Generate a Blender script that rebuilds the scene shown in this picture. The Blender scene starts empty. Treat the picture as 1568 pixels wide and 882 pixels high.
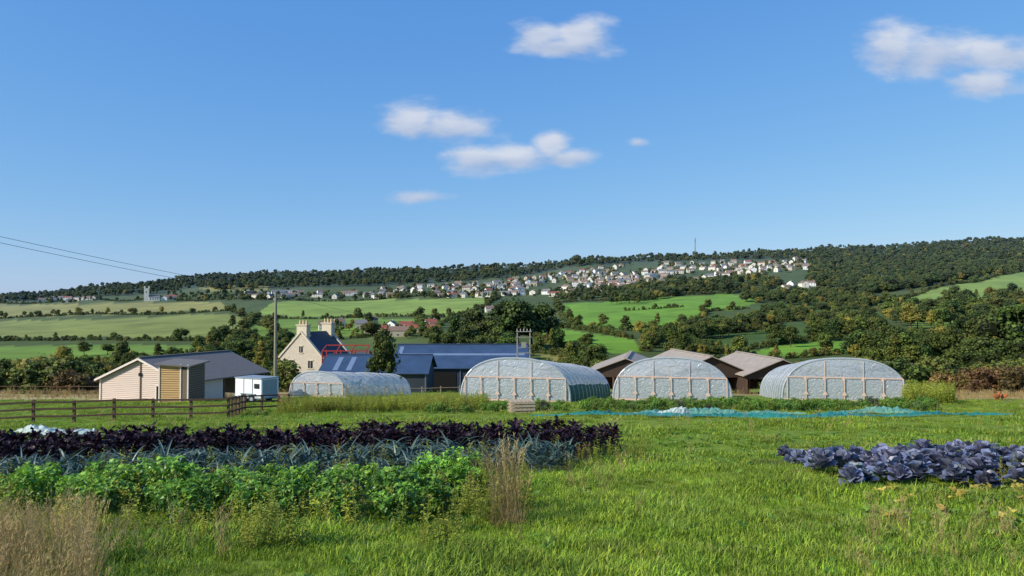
import bpy, math, random
import numpy as np
from mathutils import Vector, Matrix
rng=np.random.default_rng(11); random.seed(5)
scene=bpy.context.scene
FO=1150.0; EYE=1.6
def lin(r,g,b):
    def f(c):
        c/=255.0
        return c/12.92 if c<=0.04045 else ((c+0.055)/1.055)**2.4
    return (f(r),f(g),f(b))
def sst(a,b,x):
    t=np.clip((x-a)/(b-a),0,1); return t*t*(3-2*t)
# ---------------------------------------------------------------- terrain shape
SK_U=[-600,0,80,150,250,330,450,600,700,850,900,1000,1100,1150,1350,1450,1530,1700,2200]
SK_Y=[462,454,449,440,430,423,419,415,411,405,397,395,391,387,380,373,368,372,390]
QD=[0,200,260,350,450,600,800,1000,1300,1600,2000,2400]
QV=[0,0,.10,.23,.35,.48,.60,.68,.80,.89,.96,1.0]
_lx=np.linspace(0,2400,2401); _q=np.interp(_lx,QD,QV)
_k=np.ones(81)/81; _q=np.convolve(np.pad(_q,(40,40),mode='edge'),_k,mode='valid')
def height(x,y):
    x=np.asarray(x,float); y=np.asarray(y,float)
    r=np.hypot(x,y); th=np.clip(np.arctan2(x,y),-0.80,0.80)
    u=784+FO*np.tan(th); d=r*np.cos(th); dc=np.minimum(d,2400)
    q=np.interp(dc,_lx,_q); S=np.interp(u,SK_U,SK_Y)
    yy=590-(590-S)*q
    yy=yy+sst(230,500,d)*(2.4*np.sin(x/47+1.3*np.sin(y/90))+2.0*np.sin(y/61+x/150+2))
    zB=EYE-(yy-470)/FO*dc-np.maximum(d-2400,0)*0.02
    zA=EYE-1.5-0.1*np.maximum(y,-70)-0.02*np.maximum(-x,0)*(1-sst(40,58,y))
    zA=zA+0.025*np.sin(x*1.3+0.7*y)+0.02*np.sin(y*1.9-x*.5)+0.03*np.sin(x*.37+y*.6)
    w=sst(120,200,r)
    return zA*(1-w)+zB*w
def H(x,y): return float(height(x,y))
# bearing / elevation survey table of the far landscape
TU=np.arange(-200,1800,6.0); TD=np.exp(np.linspace(math.log(130),math.log(2395),900))
TX=(TU[:,None]-784)/FO*TD[None,:]; TY=np.repeat(TD[None,:],len(TU),0)
TZ=height(TX,TY); TA=470-(TZ-EYE)/TY*FO
TM=np.minimum.accumulate(TA,axis=1)
def survey(u,y):
    i=int(np.clip(round((u+200)/6.0),0,len(TU)-1))
    d=float(np.interp(-y,-TM[i]+np.arange(900)*1e-7,TD))
    x=(u-784)/FO*d
    return x,d
def survey_pts(uv):
    return np.array([survey(u,v) for u,v in uv])
def inpoly(px,py,poly):
    c=np.zeros(px.shape,bool); n=len(poly)
    for i in range(n):
        x1,y1=poly[i]; x2,y2=poly[(i+1)%n]
        if y1==y2: continue
        m=((y1>py)!=(y2>py))&(px<(x2-x1)*(py-y1)/(y2-y1)+x1); c^=m
    return c
# ---------------------------------------------------------------- materials
def newmat(name):
    m=bpy.data.materials.new(name); m.use_nodes=True
    nt=m.node_tree; b=nt.nodes['Principled BSDF']; return m,nt,b
def N(nt,t,**kw):
    n=nt.nodes.new(t)
    for k,v in kw.items():
        if k.startswith('i_'): n.inputs[k[2:].replace('_',' ')].default_value=v
        else: setattr(n,k,v)
    return n
def mixc(nt,fac,a,b,mode='MIX'):
    n=nt.nodes.new('ShaderNodeMix'); n.data_type='RGBA'; n.blend_type=mode
    for s,v in ((0,fac),(6,a),(7,b)):
        if isinstance(v,(int,float)): n.inputs[s].default_value=v
        elif isinstance(v,tuple): n.inputs[s].default_value=(*v[:3],1)
        else: nt.links.new(v,n.inputs[s])
    return n.outputs[2]
def math_(nt,op,a,b=None,clamp=False):
    n=nt.nodes.new('ShaderNodeMath'); n.operation=op; n.use_clamp=clamp
    for s,v in ((0,a),(1,b)):
        if v is None: continue
        if isinstance(v,(int,float)): n.inputs[s].default_value=v
        else: nt.links.new(v,n.inputs[s])
    return n.outputs[0]
def haze_tint(nt,col):  # aerial haze put into the base colour: more blue with distance
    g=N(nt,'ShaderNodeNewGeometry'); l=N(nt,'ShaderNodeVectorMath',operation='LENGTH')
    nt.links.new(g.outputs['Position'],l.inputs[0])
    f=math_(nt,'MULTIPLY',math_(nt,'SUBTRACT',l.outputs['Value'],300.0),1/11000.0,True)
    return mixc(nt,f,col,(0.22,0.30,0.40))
def plain(name,col,rough=.7,var=.25,scale=3.0,metal=0,bump=0.0,spec=.3,stretch=(1,1,1),hz=False):
    m,nt,b=newmat(name)
    tc=N(nt,'ShaderNodeTexCoord'); mp=N(nt,'ShaderNodeMapping'); mp.inputs['Scale'].default_value=stretch
    nt.links.new(tc.outputs['Object'],mp.inputs[0])
    no=N(nt,'ShaderNodeTexNoise',i_Scale=scale,i_Detail=6.0,i_Roughness=.65); nt.links.new(mp.outputs[0],no.inputs[0])
    c=mixc(nt,no.outputs[0],tuple(x*(1-var*1.6) for x in col),tuple(min(1,x*(1+var*1.3)) for x in col))
    if hz: c=haze_tint(nt,c)
    nt.links.new(c,b.inputs['Base Color']); b.inputs['Roughness'].default_value=rough
    b.inputs['Metallic'].default_value=metal; b.inputs['Specular IOR Level'].default_value=spec
    if bump:
        bp=N(nt,'ShaderNodeBump',i_Strength=bump,i_Distance=.02); nt.links.new(no.outputs[0],bp.inputs['Height']); nt.links.new(bp.outputs[0],b.inputs['Normal'])
    return m
def foliage(name,dark,light,rough=.6,transl=.25,hue=.03,val=.35,hz=False,spec=.25,accent=None,wscale=.35,accf=.2):
    m,nt,b=newmat(name)
    at=N(nt,'ShaderNodeAttribute',attribute_name='var')
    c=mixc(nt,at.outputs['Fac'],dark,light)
    oi=N(nt,'ShaderNodeObjectInfo')
    g=N(nt,'ShaderNodeNewGeometry')
    no=N(nt,'ShaderNodeTexNoise',i_Scale=wscale,i_Detail=3.0); nt.links.new(g.outputs['Position'],no.inputs[0])
    if accent:
        f=math_(nt,'MULTIPLY',math_(nt,'SUBTRACT',oi.outputs['Random'],1-accf),1/accf,True)
        c=mixc(nt,f,c,accent)
    hs=N(nt,'ShaderNodeHueSaturation'); nt.links.new(c,hs.inputs['Color'])
    nt.links.new(math_(nt,'ADD',math_(nt,'MULTIPLY',oi.outputs['Random'],hue),.5-hue*.5+0),hs.inputs['Hue'])
    r2=math_(nt,'FRACT',math_(nt,'MULTIPLY',oi.outputs['Random'],7.31))
    v=math_(nt,'ADD',math_(nt,'MULTIPLY',r2,val),1-val*.5)
    v=math_(nt,'MULTIPLY',v,math_(nt,'ADD',math_(nt,'MULTIPLY',no.outputs[0],1.2),.40))
    nt.links.new(v,hs.inputs['Value'])
    c=hs.outputs[0]
    if hz: c=haze_tint(nt,c)
    nt.links.new(c,b.inputs['Base Color']); b.inputs['Roughness'].default_value=rough
    b.inputs['Specular IOR Level'].default_value=spec
    if transl>0:
        t=N(nt,'ShaderNodeBsdfTranslucent'); nt.links.new(c,t.inputs[0])
        mx=N(nt,'ShaderNodeMixShader'); mx.inputs[0].default_value=transl
        nt.links.new(b.outputs[0],mx.inputs[1]); nt.links.new(t.outputs[0],mx.inputs[2])
        nt.links.new(mx.outputs[0],nt.nodes['Material Output'].inputs[0])
    return m
# ---------------------------------------------------------------- mesh builder
class MB:
    def __init__(s): s.v=[];s.f=[];s.m=[];s.a=[]
    def add(s,vs,fs,mi=0,var=.5):
        o=len(s.v); s.v.extend([tuple(v) for v in vs]); s.a.extend([var]*len(vs) if np.isscalar(var) else list(var))
        for f in fs: s.f.append(tuple(o+i for i in f)); s.m.append(mi)
    def box(s,c,sz,mi=0,rz=0,M=None):
        hx,hy,hz=sz[0]/2,sz[1]/2,sz[2]/2
        vs=[Vector((x,y,z)) for x in(-hx,hx) for y in(-hy,hy) for z in(-hz,hz)]
        R=Matrix.Rotation(rz,3,'Z') if M is None else M
        vs=[R@v+Vector(c) for v in vs]
        s.add(vs,[(0,1,3,2),(4,6,7,5),(0,4,5,1),(2,3,7,6),(0,2,6,4),(1,5,7,3)],mi)
    def cyl(s,p0,p1,r0,r1=None,n=8,mi=0,cap=True,var=.5):
        r1=r0 if r1 is None else r1
        p0=Vector(p0);p1=Vector(p1); d=(p1-p0).normalized()
        a=d.orthogonal().normalized(); b=d.cross(a)
        vs=[];
        for p,r in((p0,r0),(p1,r1)):
            for i in range(n):
                t=2*math.pi*i/n; vs.append(p+a*math.cos(t)*r+b*math.sin(t)*r)
        fs=[(i,(i+1)%n,n+(i+1)%n,n+i) for i in range(n)]
        if cap: fs+= [tuple(range(n))[::-1],tuple(range(n,2*n))]
        s.add(vs,fs,mi,var)
    def beam(s,p0,p1,w,h,mi=0):
        p0=Vector(p0);p1=Vector(p1); d=(p1-p0); L=d.length; d.normalize()
        up=Vector((0,0,1)) if abs(d.z)<.95 else Vector((0,1,0))
        x=d.cross(up).normalized(); z=x.cross(d)
        M=Matrix((x,d,z)).transposed()
        s.box((p0+p1)/2,(w,L,h),mi,M=M)
    def build(s,name,mats,parent=None,loc=(0,0,0),rz=0,smooth=False,link=True):
        me=bpy.data.meshes.new(name); me.from_pydata(s.v,[],s.f)
        me.polygons.foreach_set('material_index',s.m)
        if smooth: me.polygons.foreach_set('use_smooth',[True]*len(s.f))
        at=me.attributes.new('var','FLOAT','POINT'); at.data.foreach_set('value',s.a)
        for m in mats: me.materials.append(m)
        me.update()
        ob=bpy.data.objects.new(name,me); ob.location=loc; ob.rotation_euler=(0,0,rz)
        if link: scene.collection.objects.link(ob)
        if parent: ob.parent=parent
        return ob
def empty(name,loc=(0,0,0),rz=0):
    e=bpy.data.objects.new(name,None); e.location=loc; e.rotation_euler=(0,0,rz); e.empty_display_size=.5
    scene.collection.objects.link(e); return e
# ---------------------------------------------------------------- instancer
def proto_coll(name,obs):
    c=bpy.data.collections.new(name)
    for o in obs: c.objects.link(o)
    return c
def scatter(name,pts,rot,scl,idx,coll):
    n=len(pts); me=bpy.data.meshes.new(name); me.vertices.add(n)
    me.vertices.foreach_set('co',np.asarray(pts,np.float32).ravel())
    a=me.attributes.new('rot','FLOAT_VECTOR','POINT'); a.data.foreach_set('vector',np.asarray(rot,np.float32).ravel())
    scl=np.asarray(scl,np.float32)
    if scl.ndim==1: scl=np.repeat(scl[:,None],3,1)
    a=me.attributes.new('scl','FLOAT_VECTOR','POINT'); a.data.foreach_set('vector',scl.ravel())
    a=me.attributes.new('idx','INT','POINT'); a.data.foreach_set('value',np.asarray(idx,np.int32))
    ob=bpy.data.objects.new(name,me); scene.collection.objects.link(ob)
    ng=bpy.data.node_groups.new(name+'_nodes','GeometryNodeTree')
    ng.interface.new_socket('Geometry',in_out='INPUT',socket_type='NodeSocketGeometry')
    ng.interface.new_socket('Geometry',in_out='OUTPUT',socket_type='NodeSocketGeometry')
    gi=ng.nodes.new('NodeGroupInput'); go=ng.nodes.new('NodeGroupOutput')
    ip=ng.nodes.new('GeometryNodeInstanceOnPoints'); ci=ng.nodes.new('GeometryNodeCollectionInfo')
    ci.inputs['Collection'].default_value=coll; ci.inputs['Separate Children'].default_value=True; ci.inputs['Reset Children'].default_value=True
    def na(nm,t):
        x=ng.nodes.new('GeometryNodeInputNamedAttribute'); x.data_type=t; x.inputs['Name'].default_value=nm; return x.outputs[0]
    L=ng.links.new
    L(gi.outputs[0],ip.inputs['Points']); L(ci.outputs[0],ip.inputs['Instance']); ip.inputs['Pick Instance'].default_value=True
    L(na('idx','INT'),ip.inputs['Instance Index'])
    er=ng.nodes.new('FunctionNodeEulerToRotation'); L(na('rot','FLOAT_VECTOR'),er.inputs[0]); L(er.outputs[0],ip.inputs['Rotation'])
    L(na('scl','FLOAT_VECTOR'),ip.inputs['Scale']); L(ip.outputs[0],go.inputs[0])
    md=ob.modifiers.new('scatter','NODES'); md.node_group=ng
    return ob
def zrot(n,tilt=.0):
    return np.stack([rng.normal(0,1,n)*tilt,rng.normal(0,1,n)*tilt,rng.uniform(0,6.283,n)],1)
# ---------------------------------------------------------------- world
SUN=Vector((-0.78,-0.40,0.54)).normalized()
el=math.asin(SUN.z); az=math.atan2(SUN.x,SUN.y)
w=bpy.data.worlds.new('World'); scene.world=w; w.use_nodes=True; nt=w.node_tree
bg=nt.nodes['Background']; out=nt.nodes['World Output']
sky=N(nt,'ShaderNodeTexSky'); sky.sky_type='NISHITA'; sky.sun_disc=False; sky.sun_elevation=el; sky.sun_rotation=az
sky.air_density=1.0; sky.dust_density=.3; sky.ozone_density=2.5; sky.altitude=100
sr=N(nt,'ShaderNodeSeparateColor'); nt.links.new(sky.outputs[0],sr.inputs[0]); cr=N(nt,'ShaderNodeCombineColor')
for ch,(k_,g_) in enumerate(((.93,.90),(2.02,.60),(5.2,.26))):
    nt.links.new(math_(nt,'MULTIPLY',math_(nt,'POWER',sr.outputs[ch],g_),k_),cr.inputs[ch])
nt.links.new(cr.outputs[0],bg.inputs[0]); bg.inputs[1].default_value=.10
tc=N(nt,'ShaderNodeTexCoord'); sp=N(nt,'ShaderNodeSeparateXYZ'); nt.links.new(tc.outputs['Generated'],sp.inputs[0])
ys=math_(nt,'MAXIMUM',sp.outputs[1],.05)
tx=math_(nt,'DIVIDE',sp.outputs[0],ys); tz=math_(nt,'DIVIDE',sp.outputs[2],ys)
cb=N(nt,'ShaderNodeCombineXYZ'); nt.links.new(tx,cb.inputs[0]); nt.links.new(tz,cb.inputs[1])
nA=N(nt,'ShaderNodeTexNoise',i_Scale=17.0,i_Detail=6.0,i_Roughness=.55)
mpn=N(nt,'ShaderNodeMapping'); mpn.inputs['Scale'].default_value=(.8,1.8,1); mpn.inputs['Location'].default_value=(3.1,1.7,0); nt.links.new(cb.outputs[0],mpn.inputs[0]); nt.links.new(mpn.outputs[0],nA.inputs[0])
CL=[(825,50,40,24,1),(895,52,50,32,1),(865,68,72,15,1),(1372,70,52,42,1),(1440,78,84,40,1),(1540,80,90,28,1),(1510,124,66,22,1),
    (628,184,46,30,1),(690,194,72,25,1),(735,243,50,24,1),(790,242,64,19,1),(846,222,26,28,1),(872,241,42,15,1),(640,300,66,13,.9),(980,216,26,10,.74)]
cur=None; curh=None
for (u,y,a,b_,amp) in CL:
    cx=(u-784)/FO; cz=(470-y)/FO
    s1=N(nt,'ShaderNodeVectorMath',operation='SUBTRACT'); nt.links.new(cb.outputs[0],s1.inputs[0]); s1.inputs[1].default_value=(cx,cz,0)
    s2=N(nt,'ShaderNodeVectorMath',operation='MULTIPLY'); nt.links.new(s1.outputs[0],s2.inputs[0]); s2.inputs[1].default_value=(FO/a,FO/b_,0)
    s3=N(nt,'ShaderNodeVectorMath',operation='LENGTH'); nt.links.new(s2.outputs[0],s3.inputs[0])
    v=math_(nt,'SUBTRACT',1.32-(1-amp)*1.4,s3.outputs['Value'])
    cur=v if cur is None else math_(nt,'SMOOTH_MAX',cur,v)
    if cur.node.operation=='SMOOTH_MAX': cur.node.inputs[2].default_value=.15
    sepn=N(nt,'ShaderNodeSeparateXYZ'); nt.links.new(s2.outputs[0],sepn.inputs[0])
    wgt=math_(nt,'MULTIPLY',sepn.outputs[1],math_(nt,'MAXIMUM',v,0.0))
    curh=wgt if curh is None else math_(nt,'ADD',curh,wgt)
dn=math_(nt,'ADD',cur,math_(nt,'MULTIPLY',math_(nt,'SUBTRACT',nA.outputs[0],.5),2.1))
mr=N(nt,'ShaderNodeMapRange',interpolation_type='SMOOTHSTEP'); mr.inputs[1].default_value=.0; mr.inputs[2].default_value=1.05; nt.links.new(dn,mr.inputs[0])
msk=math_(nt,'MULTIPLY',mr.outputs[0],math_(nt,'GREATER_THAN',sp.outputs[1],.1))
msk=math_(nt,'MULTIPLY',msk,math_(nt,'GREATER_THAN',cur,-.75)); msk=math_(nt,'MULTIPLY',msk,.90)
hh=math_(nt,'ADD',math_(nt,'MULTIPLY',curh,.7),math_(nt,'ADD',math_(nt,'MULTIPLY',math_(nt,'SUBTRACT',nA.outputs[0],.5),1.4),.52),True)
cc=mixc(nt,hh,(0.40,0.50,0.70),(0.70,0.74,0.83))
bg2=N(nt,'ShaderNodeBackground'); nt.links.new(cc,bg2.inputs[0]); bg2.inputs[1].default_value=1.0
mxs=N(nt,'ShaderNodeMixShader'); nt.links.new(msk,mxs.inputs[0]); nt.links.new(bg.outputs[0],mxs.inputs[1]); nt.links.new(bg2.outputs[0],mxs.inputs[2])
nt.links.new(mxs.outputs[0],out.inputs[0])
sl=bpy.data.lights.new('sun','SUN'); sl.energy=5.0; sl.angle=math.radians(.5); sl.color=(1,.93,.80)
so=bpy.data.objects.new('sun',sl); scene.collection.objects.link(so); so.location=(-40,-20,50); so.rotation_euler=SUN.to_track_quat('Z','Y').to_euler()
cam=bpy.data.cameras.new('camera'); co=bpy.data.objects.new('camera',cam); scene.collection.objects.link(co); scene.camera=co
co.location=(0,0,EYE); cam.sensor_width=36; cam.lens=36*FO/1568; cam.clip_end=20000; cam.clip_start=.05
co.rotation_euler=(math.radians(90+1.444),0,0)
scene.view_settings.view_transform='Standard'; scene.view_settings.look='None'; scene.view_settings.exposure=0
# ---------------------------------------------------------------- fields
OL=lin(154,150,80); OG=lin(138,146,72); GR=lin(118,146,58); BG=lin(116,156,50); DG=lin(80,106,48); LG=lin(140,162,72); TAN=lin(176,160,108)
SCRUB=lin(92,106,54); WOODF=lin(58,72,36)
skp=[(-150,446),(0,455),(80,449),(150,440),(250,430),(330,423),(450,419),(600,415),(700,411),(850,405),(900,397),(1000,395),(1100,391),(1150,387),(1350,380),(1450,373),(1530,368),(1750,368)]
low=[(1750,402),(1568,412),(1420,440),(1330,452),(1240,436),(1240,400),(1180,397),(1060,400),(960,402),(880,408),(800,422),(700,432),(560,438),(400,442),(330,444),(300,440),(250,450),(130,455),(60,461),(-150,462)]
FIELDS=[
 ([(a,b_-8) for a,b_ in skp]+low,WOODF),
 ([(-150,470),(0,467),(200,464),(335,462),(355,474),(200,480),(0,486),(-150,488)],OL),
 ([(-150,496),(0,492),(180,488),(345,480),(388,490),(366,517),(180,516),(0,517),(-150,520)],OG),
 ([(-150,532),(0,530),(200,527),(330,530),(290,548),(200,556),(0,562),(-150,566)],GR),
 ([(300,440),(410,432),(412,446),(330,447)],OL),
 ([(415,462),(600,459),(765,454),(735,472),(690,482),(560,485),(395,484)],LG),
 ([(375,490),(560,487),(690,488),(640,502),(560,514),(430,526),(365,522)],GR),
 ([(430,528),(560,518),(640,505),(680,530),(640,560),(500,560)],SCRUB),
 ([(850,466),(1000,458),(1120,450),(1160,460),(1140,472),(1085,476),(1050,498),(960,505),(880,502)],BG),
 ([(790,496),(850,502),(970,520),(985,538),(930,542),(860,532),(810,514)],BG),
 ([(1000,524),(1150,502),(1250,490),(1345,476),(1360,500),(1220,522),(1050,545)],DG),
 ([(1080,552),(1200,528),(1350,514),(1520,508),(1500,522),(1330,536),(1200,548)],BG),
 ([(1330,468),(1420,445),(1568,415),(1720,400),(1720,450),(1560,456),(1450,467)],LG),
 ([(1150,470),(1230,462),(1320,470),(1300,482),(1180,492)],DG),
 ([(1240,388),(1300,384),(1300,392),(1240,396)],OL),
 ([(810,541),(860,545),(940,562),(930,572),(860,556)],OL),
 ([(1380,490),(1500,478),(1568,474),(1568,490),(1400,505)],GR),
]
# ---------------------------------------------------------------- ground sheet
angs=np.concatenate([np.linspace(-math.pi,-.72,70,endpoint=False),np.linspace(-.72,.72,760),np.linspace(.72,math.pi,70)[1:-1]])
rad=np.exp(np.linspace(math.log(.4),math.log(12000),330))
A,R=np.meshgrid(angs,rad,indexing='ij'); X=R*np.sin(A); Y=R*np.cos(A); Z=height(X,Y)
na_,nr=A.shape
V=np.stack([X,Y,Z],-1).reshape(-1,3)
V=np.vstack([V,[[0,0,H(0,0)]]])
ii,jj=np.meshgrid(np.arange(na_),np.arange(nr-1),indexing='ij'); i2=(ii+1)%na_
fc=np.stack([ii*nr+jj,ii*nr+jj+1,i2*nr+jj+1,i2*nr+jj],-1).reshape(-1,4)
me=bpy.data.meshes.new('ground')
cf=[(len(V)-1,int(i*nr),int(((i+1)%na_)*nr)) for i in range(na_)]
me.from_pydata(V.tolist(),[],fc.tolist()+cf); me.polygons.foreach_set('use_smooth',[True]*len(me.polygons))
UU=784+FO*np.tan(np.clip(A,-1.2,1.2)); Yp=np.where(Y>1,Y,1); AP=470-(Z-EYE)/Yp*FO
front=(np.abs(A)<.85)
col=np.zeros((na_,nr,3)); col[:]=lin(84,98,48)
def rn(x,y,s): return (np.sin(x/s+1.7*np.sin(y/s*.8))+np.sin(y/s*1.3+2.1*np.sin(x/s*.6+1)))*.25+.5
n1=rn(X,Y,9.0)[...,None]
near=(R<165)
GN=np.array(lin(114,142,46)); GY=np.array(lin(150,152,66))
col=np.where(near[...,None],GN*(1-n1*.45)+GY*n1*.45,col)
jit=2.0*np.sin(X/13+Y/29)*np.clip(R/600,0,1)
for poly,c in FIELDS:
    m=inpoly(UU+jit,AP+jit*.3,poly)&front&(R>150)
    nn=(.88+.24*rn(X,Y,23.0))[...,None]
    col=np.where(m[...,None],np.array(c)*nn,col)
T=np.array(TAN)
m=(X<-22)&(Y>62)&(Y<140)&(R<190); col=np.where(m[...,None],T*(.8+.4*n1),col)
m=(X>33)&(Y>60)&(Y<95)&front; col=np.where(m[...,None],T*(.8+.4*n1),col)
m=(X>10)&(X<36)&(Y>84)&(Y<110); col=np.where(m[...,None],T*.8,col)
SOIL=np.array(lin(84,78,46))
for (x0,x1,y0,y1) in [(-30,-.6,8.2,11),(-30,1.4,11.2,14.4),(-30,2.3,14.6,18.4),(4.6,20,10.2,14.9)]:
    m=(X>x0)&(X<x1)&(Y>y0)&(Y<y1); col=np.where(m[...,None],SOIL*.8+.2*col,col)
me2=np.vstack([col.reshape(-1,3),[GN]]); rgba=np.hstack([me2,np.ones((len(me2),1))]).astype(np.float32)
ca=me.color_attributes.new('Col','FLOAT_COLOR','POINT'); ca.data.foreach_set('color',rgba.ravel())
gm,nt,b=newmat('meadow_ground')
at=N(nt,'ShaderNodeAttribute',attribute_name='Col'); g=N(nt,'ShaderNodeNewGeometry')
n1_=N(nt,'ShaderNodeTexNoise',i_Scale=2.2,i_Detail=8.0,i_Roughness=.7); nt.links.new(g.outputs['Position'],n1_.inputs[0])
n2_=N(nt,'ShaderNodeTexNoise',i_Scale=.035,i_Detail=6.0,i_Roughness=.6); nt.links.new(g.outputs['Position'],n2_.inputs[0])
f=math_(nt,'MULTIPLY',math_(nt,'ADD',n1_.outputs[0],.45),math_(nt,'ADD',n2_.outputs[0],.42))
cbn=N(nt,'ShaderNodeVectorMath',operation='SCALE'); nt.links.new(at.outputs['Color'],cbn.inputs[0]); nt.links.new(f,cbn.inputs['Scale'])
nt.links.new(haze_tint(nt,cbn.outputs[0]),b.inputs['Base Color']); b.inputs['Roughness'].default_value=.95; b.inputs['Specular IOR Level'].default_value=.1
bp=N(nt,'ShaderNodeBump',i_Strength=.7,i_Distance=.05); nt.links.new(n1_.outputs[0],bp.inputs['Height']); nt.links.new(bp.outputs[0],b.inputs['Normal'])
me.materials.append(gm); me.update(); go_=bpy.data.objects.new('ground',me); scene.collection.objects.link(go_)
# ---------------------------------------------------------------- trees
def tree_mesh(seed,h=10,cw=4.6,trunk=.22,nl=13,nq=105,lo=.28,shape='round',q=.40,core=True):
    r=np.random.default_rng(seed); mb=MB()
    th=h*lo
    if trunk>0:
        mb.cyl((0,0,-.6),(r.normal(0,.1),r.normal(0,.1),th*1.3),trunk*1.3,trunk*.85,8,0)
        top=Vector((0,0,th*1.2))
    cen=[]
    skew=r.uniform(-.8,.8,2)
    for i in range(nl):
        a=i*2.399+r.uniform(-.6,.6); t=(i+.5)/nl
        zc=h*(lo+.08)+(h*(.92-lo))*t*.92+r.normal(0,.03)*h
        env=math.sin(math.pi*min(1,(.18+.80*t)))**.6 if shape=='round' else (1-t)**.7+.15
        rr=cw*env*r.uniform(.2,.8)
        c=np.array([math.cos(a)*rr+skew[0]*t,math.sin(a)*rr+skew[1]*t,zc]); rad_=cw*r.uniform(.24,.50)*(0.75+.35*env)
        cen.append((c,rad_))
        if trunk>0 and i%2==0:
            mb.cyl(top,Vector(c)*.95,trunk*.4,trunk*.12,5,0)
    for c,ra in cen:
        shade=r.uniform(-.25,.25)
        if core:
            n=7; vs=[]; 
            for k in range(1,4):
                for j in range(n):
                    ph=math.pi*k/4; tt=2*math.pi*j/n; rr=ra*.70*r.uniform(.75,1.1)
                    vs.append(c+rr*np.array([math.sin(ph)*math.cos(tt),math.sin(ph)*math.sin(tt),.85*math.cos(ph)]))
            fs=[(k*n+j,k*n+(j+1)%n,(k+1)*n+(j+1)%n,(k+1)*n+j) for k in range(2) for j in range(n)]+[tuple(range(n))[::-1],tuple(range(2*n,3*n))]
            mb.add(vs,fs,1,.0)  # core in the darkest leaf tone: shade inside the crown, as colour
        for k in range(nq):
            d=r.normal(0,1,3); d/=np.linalg.norm(d)
            if d[2]<-.5: d[2]*=-.6
            p=c+d*ra*r.uniform(.70,1.22)*np.array([1,1,.85])
            nrm=d*1.0+r.normal(0,.55,3)+np.array([0,0,.25]); nrm/=np.linalg.norm(nrm)
            a_=np.cross(nrm,r.normal(0,1,3)); a_/=np.linalg.norm(a_); b2=np.cross(nrm,a_)
            s=q*r.uniform(.45,1.1)
            mb.add([p-a_*s,p-b2*s*.7,p+a_*s*.9,p+b2*s*.8],[(0,1,2,3)],1,float(np.clip(.5+shade+r.normal(0,.22)+.25*d[2],0,1)))  # lobe tops get a lighter tone: light from above put into colour
    return mb
bark=plain('bark',lin(92,80,64),.9,.3,6)
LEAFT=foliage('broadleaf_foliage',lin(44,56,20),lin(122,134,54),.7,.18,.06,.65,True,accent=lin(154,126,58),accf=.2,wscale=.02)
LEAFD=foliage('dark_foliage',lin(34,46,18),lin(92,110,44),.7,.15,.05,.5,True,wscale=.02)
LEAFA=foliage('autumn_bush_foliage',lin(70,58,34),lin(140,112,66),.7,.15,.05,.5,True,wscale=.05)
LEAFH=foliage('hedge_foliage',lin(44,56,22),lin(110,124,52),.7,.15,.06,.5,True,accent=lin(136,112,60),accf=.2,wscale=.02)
def protos(prefix,specs,mat):
    obs=[]
    for i,s in enumerate(specs):
        obs.append(tree_mesh(**s).build(f'{prefix}_{i:02d}',[bark,mat],link=False))
    return obs
tree_specs=[dict(seed=1,nl=15),dict(seed=2,cw=4.0,h=10.5,nl=15),dict(seed=3,cw=5.4,h=9,nl=17,nq=95),dict(seed=4,cw=3.2,h=10,nl=12,shape='round'),dict(seed=5,cw=4.6,h=9.6,nl=18,nq=90),dict(seed=6,cw=3.0,h=11,shape='cone',nl=12)]
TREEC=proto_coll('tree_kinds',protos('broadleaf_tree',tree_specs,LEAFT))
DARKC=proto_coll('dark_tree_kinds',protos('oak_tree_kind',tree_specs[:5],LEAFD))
bspec=[dict(seed=20+i,h=3,cw=[2.0,2.5,1.7][i],trunk=0,nl=8,nq=100,lo=-.05,q=.19) for i in range(3)]
BUSHC=proto_coll('hedge_bush_kinds',protos('hedge_bush',bspec,LEAFH))
AUTC=proto_coll('autumn_bush_kinds',protos('autumn_bush',bspec,LEAFA))
def put(name,xy,hts,coll,k,base,sink=.3):
    xy=np.asarray(xy); n=len(xy); z=height(xy[:,0],xy[:,1])-sink
    s=np.asarray(hts)/base
    sc_=np.stack([s*rng.uniform(.8,1.35,n),s*rng.uniform(.8,1.35,n),s],1)
    return scatter(name,np.column_stack([xy,z]),zrot(n,.03),sc_,rng.integers(0,k,n),coll)
def poly_scatter(poly,n):
    us=[p[0] for p in poly]; vs=[p[1] for p in poly]; out_=[]
    while len(out_)<n:
        u=rng.uniform(min(us),max(us),n*3); v=rng.uniform(min(vs),max(vs),n*3)
        m=inpoly(u,v,poly); out_+=list(zip(u[m],v[m]))
    return survey_pts(out_[:n])
W1=poly_scatter(skp+low,6200)
kx=rng.random(len(W1))<.55
put('skyline_woodland',W1[kx],rng.uniform(7,16,kx.sum()),DARKC,5,10,.8)
put('skyline_woodland',W1[~kx],rng.uniform(6,14,(~kx).sum()),TREEC,6,10,.8)
edge=survey_pts([(u,np.interp(u,[p[0] for p in skp],[p[1] for p in skp])+rng.uniform(-3,3)) for u in np.arange(-140,1740,2.6)])
put('ridge_tree_line',edge,rng.uniform(5,15,len(edge)),DARKC,5,10,.8)
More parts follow.
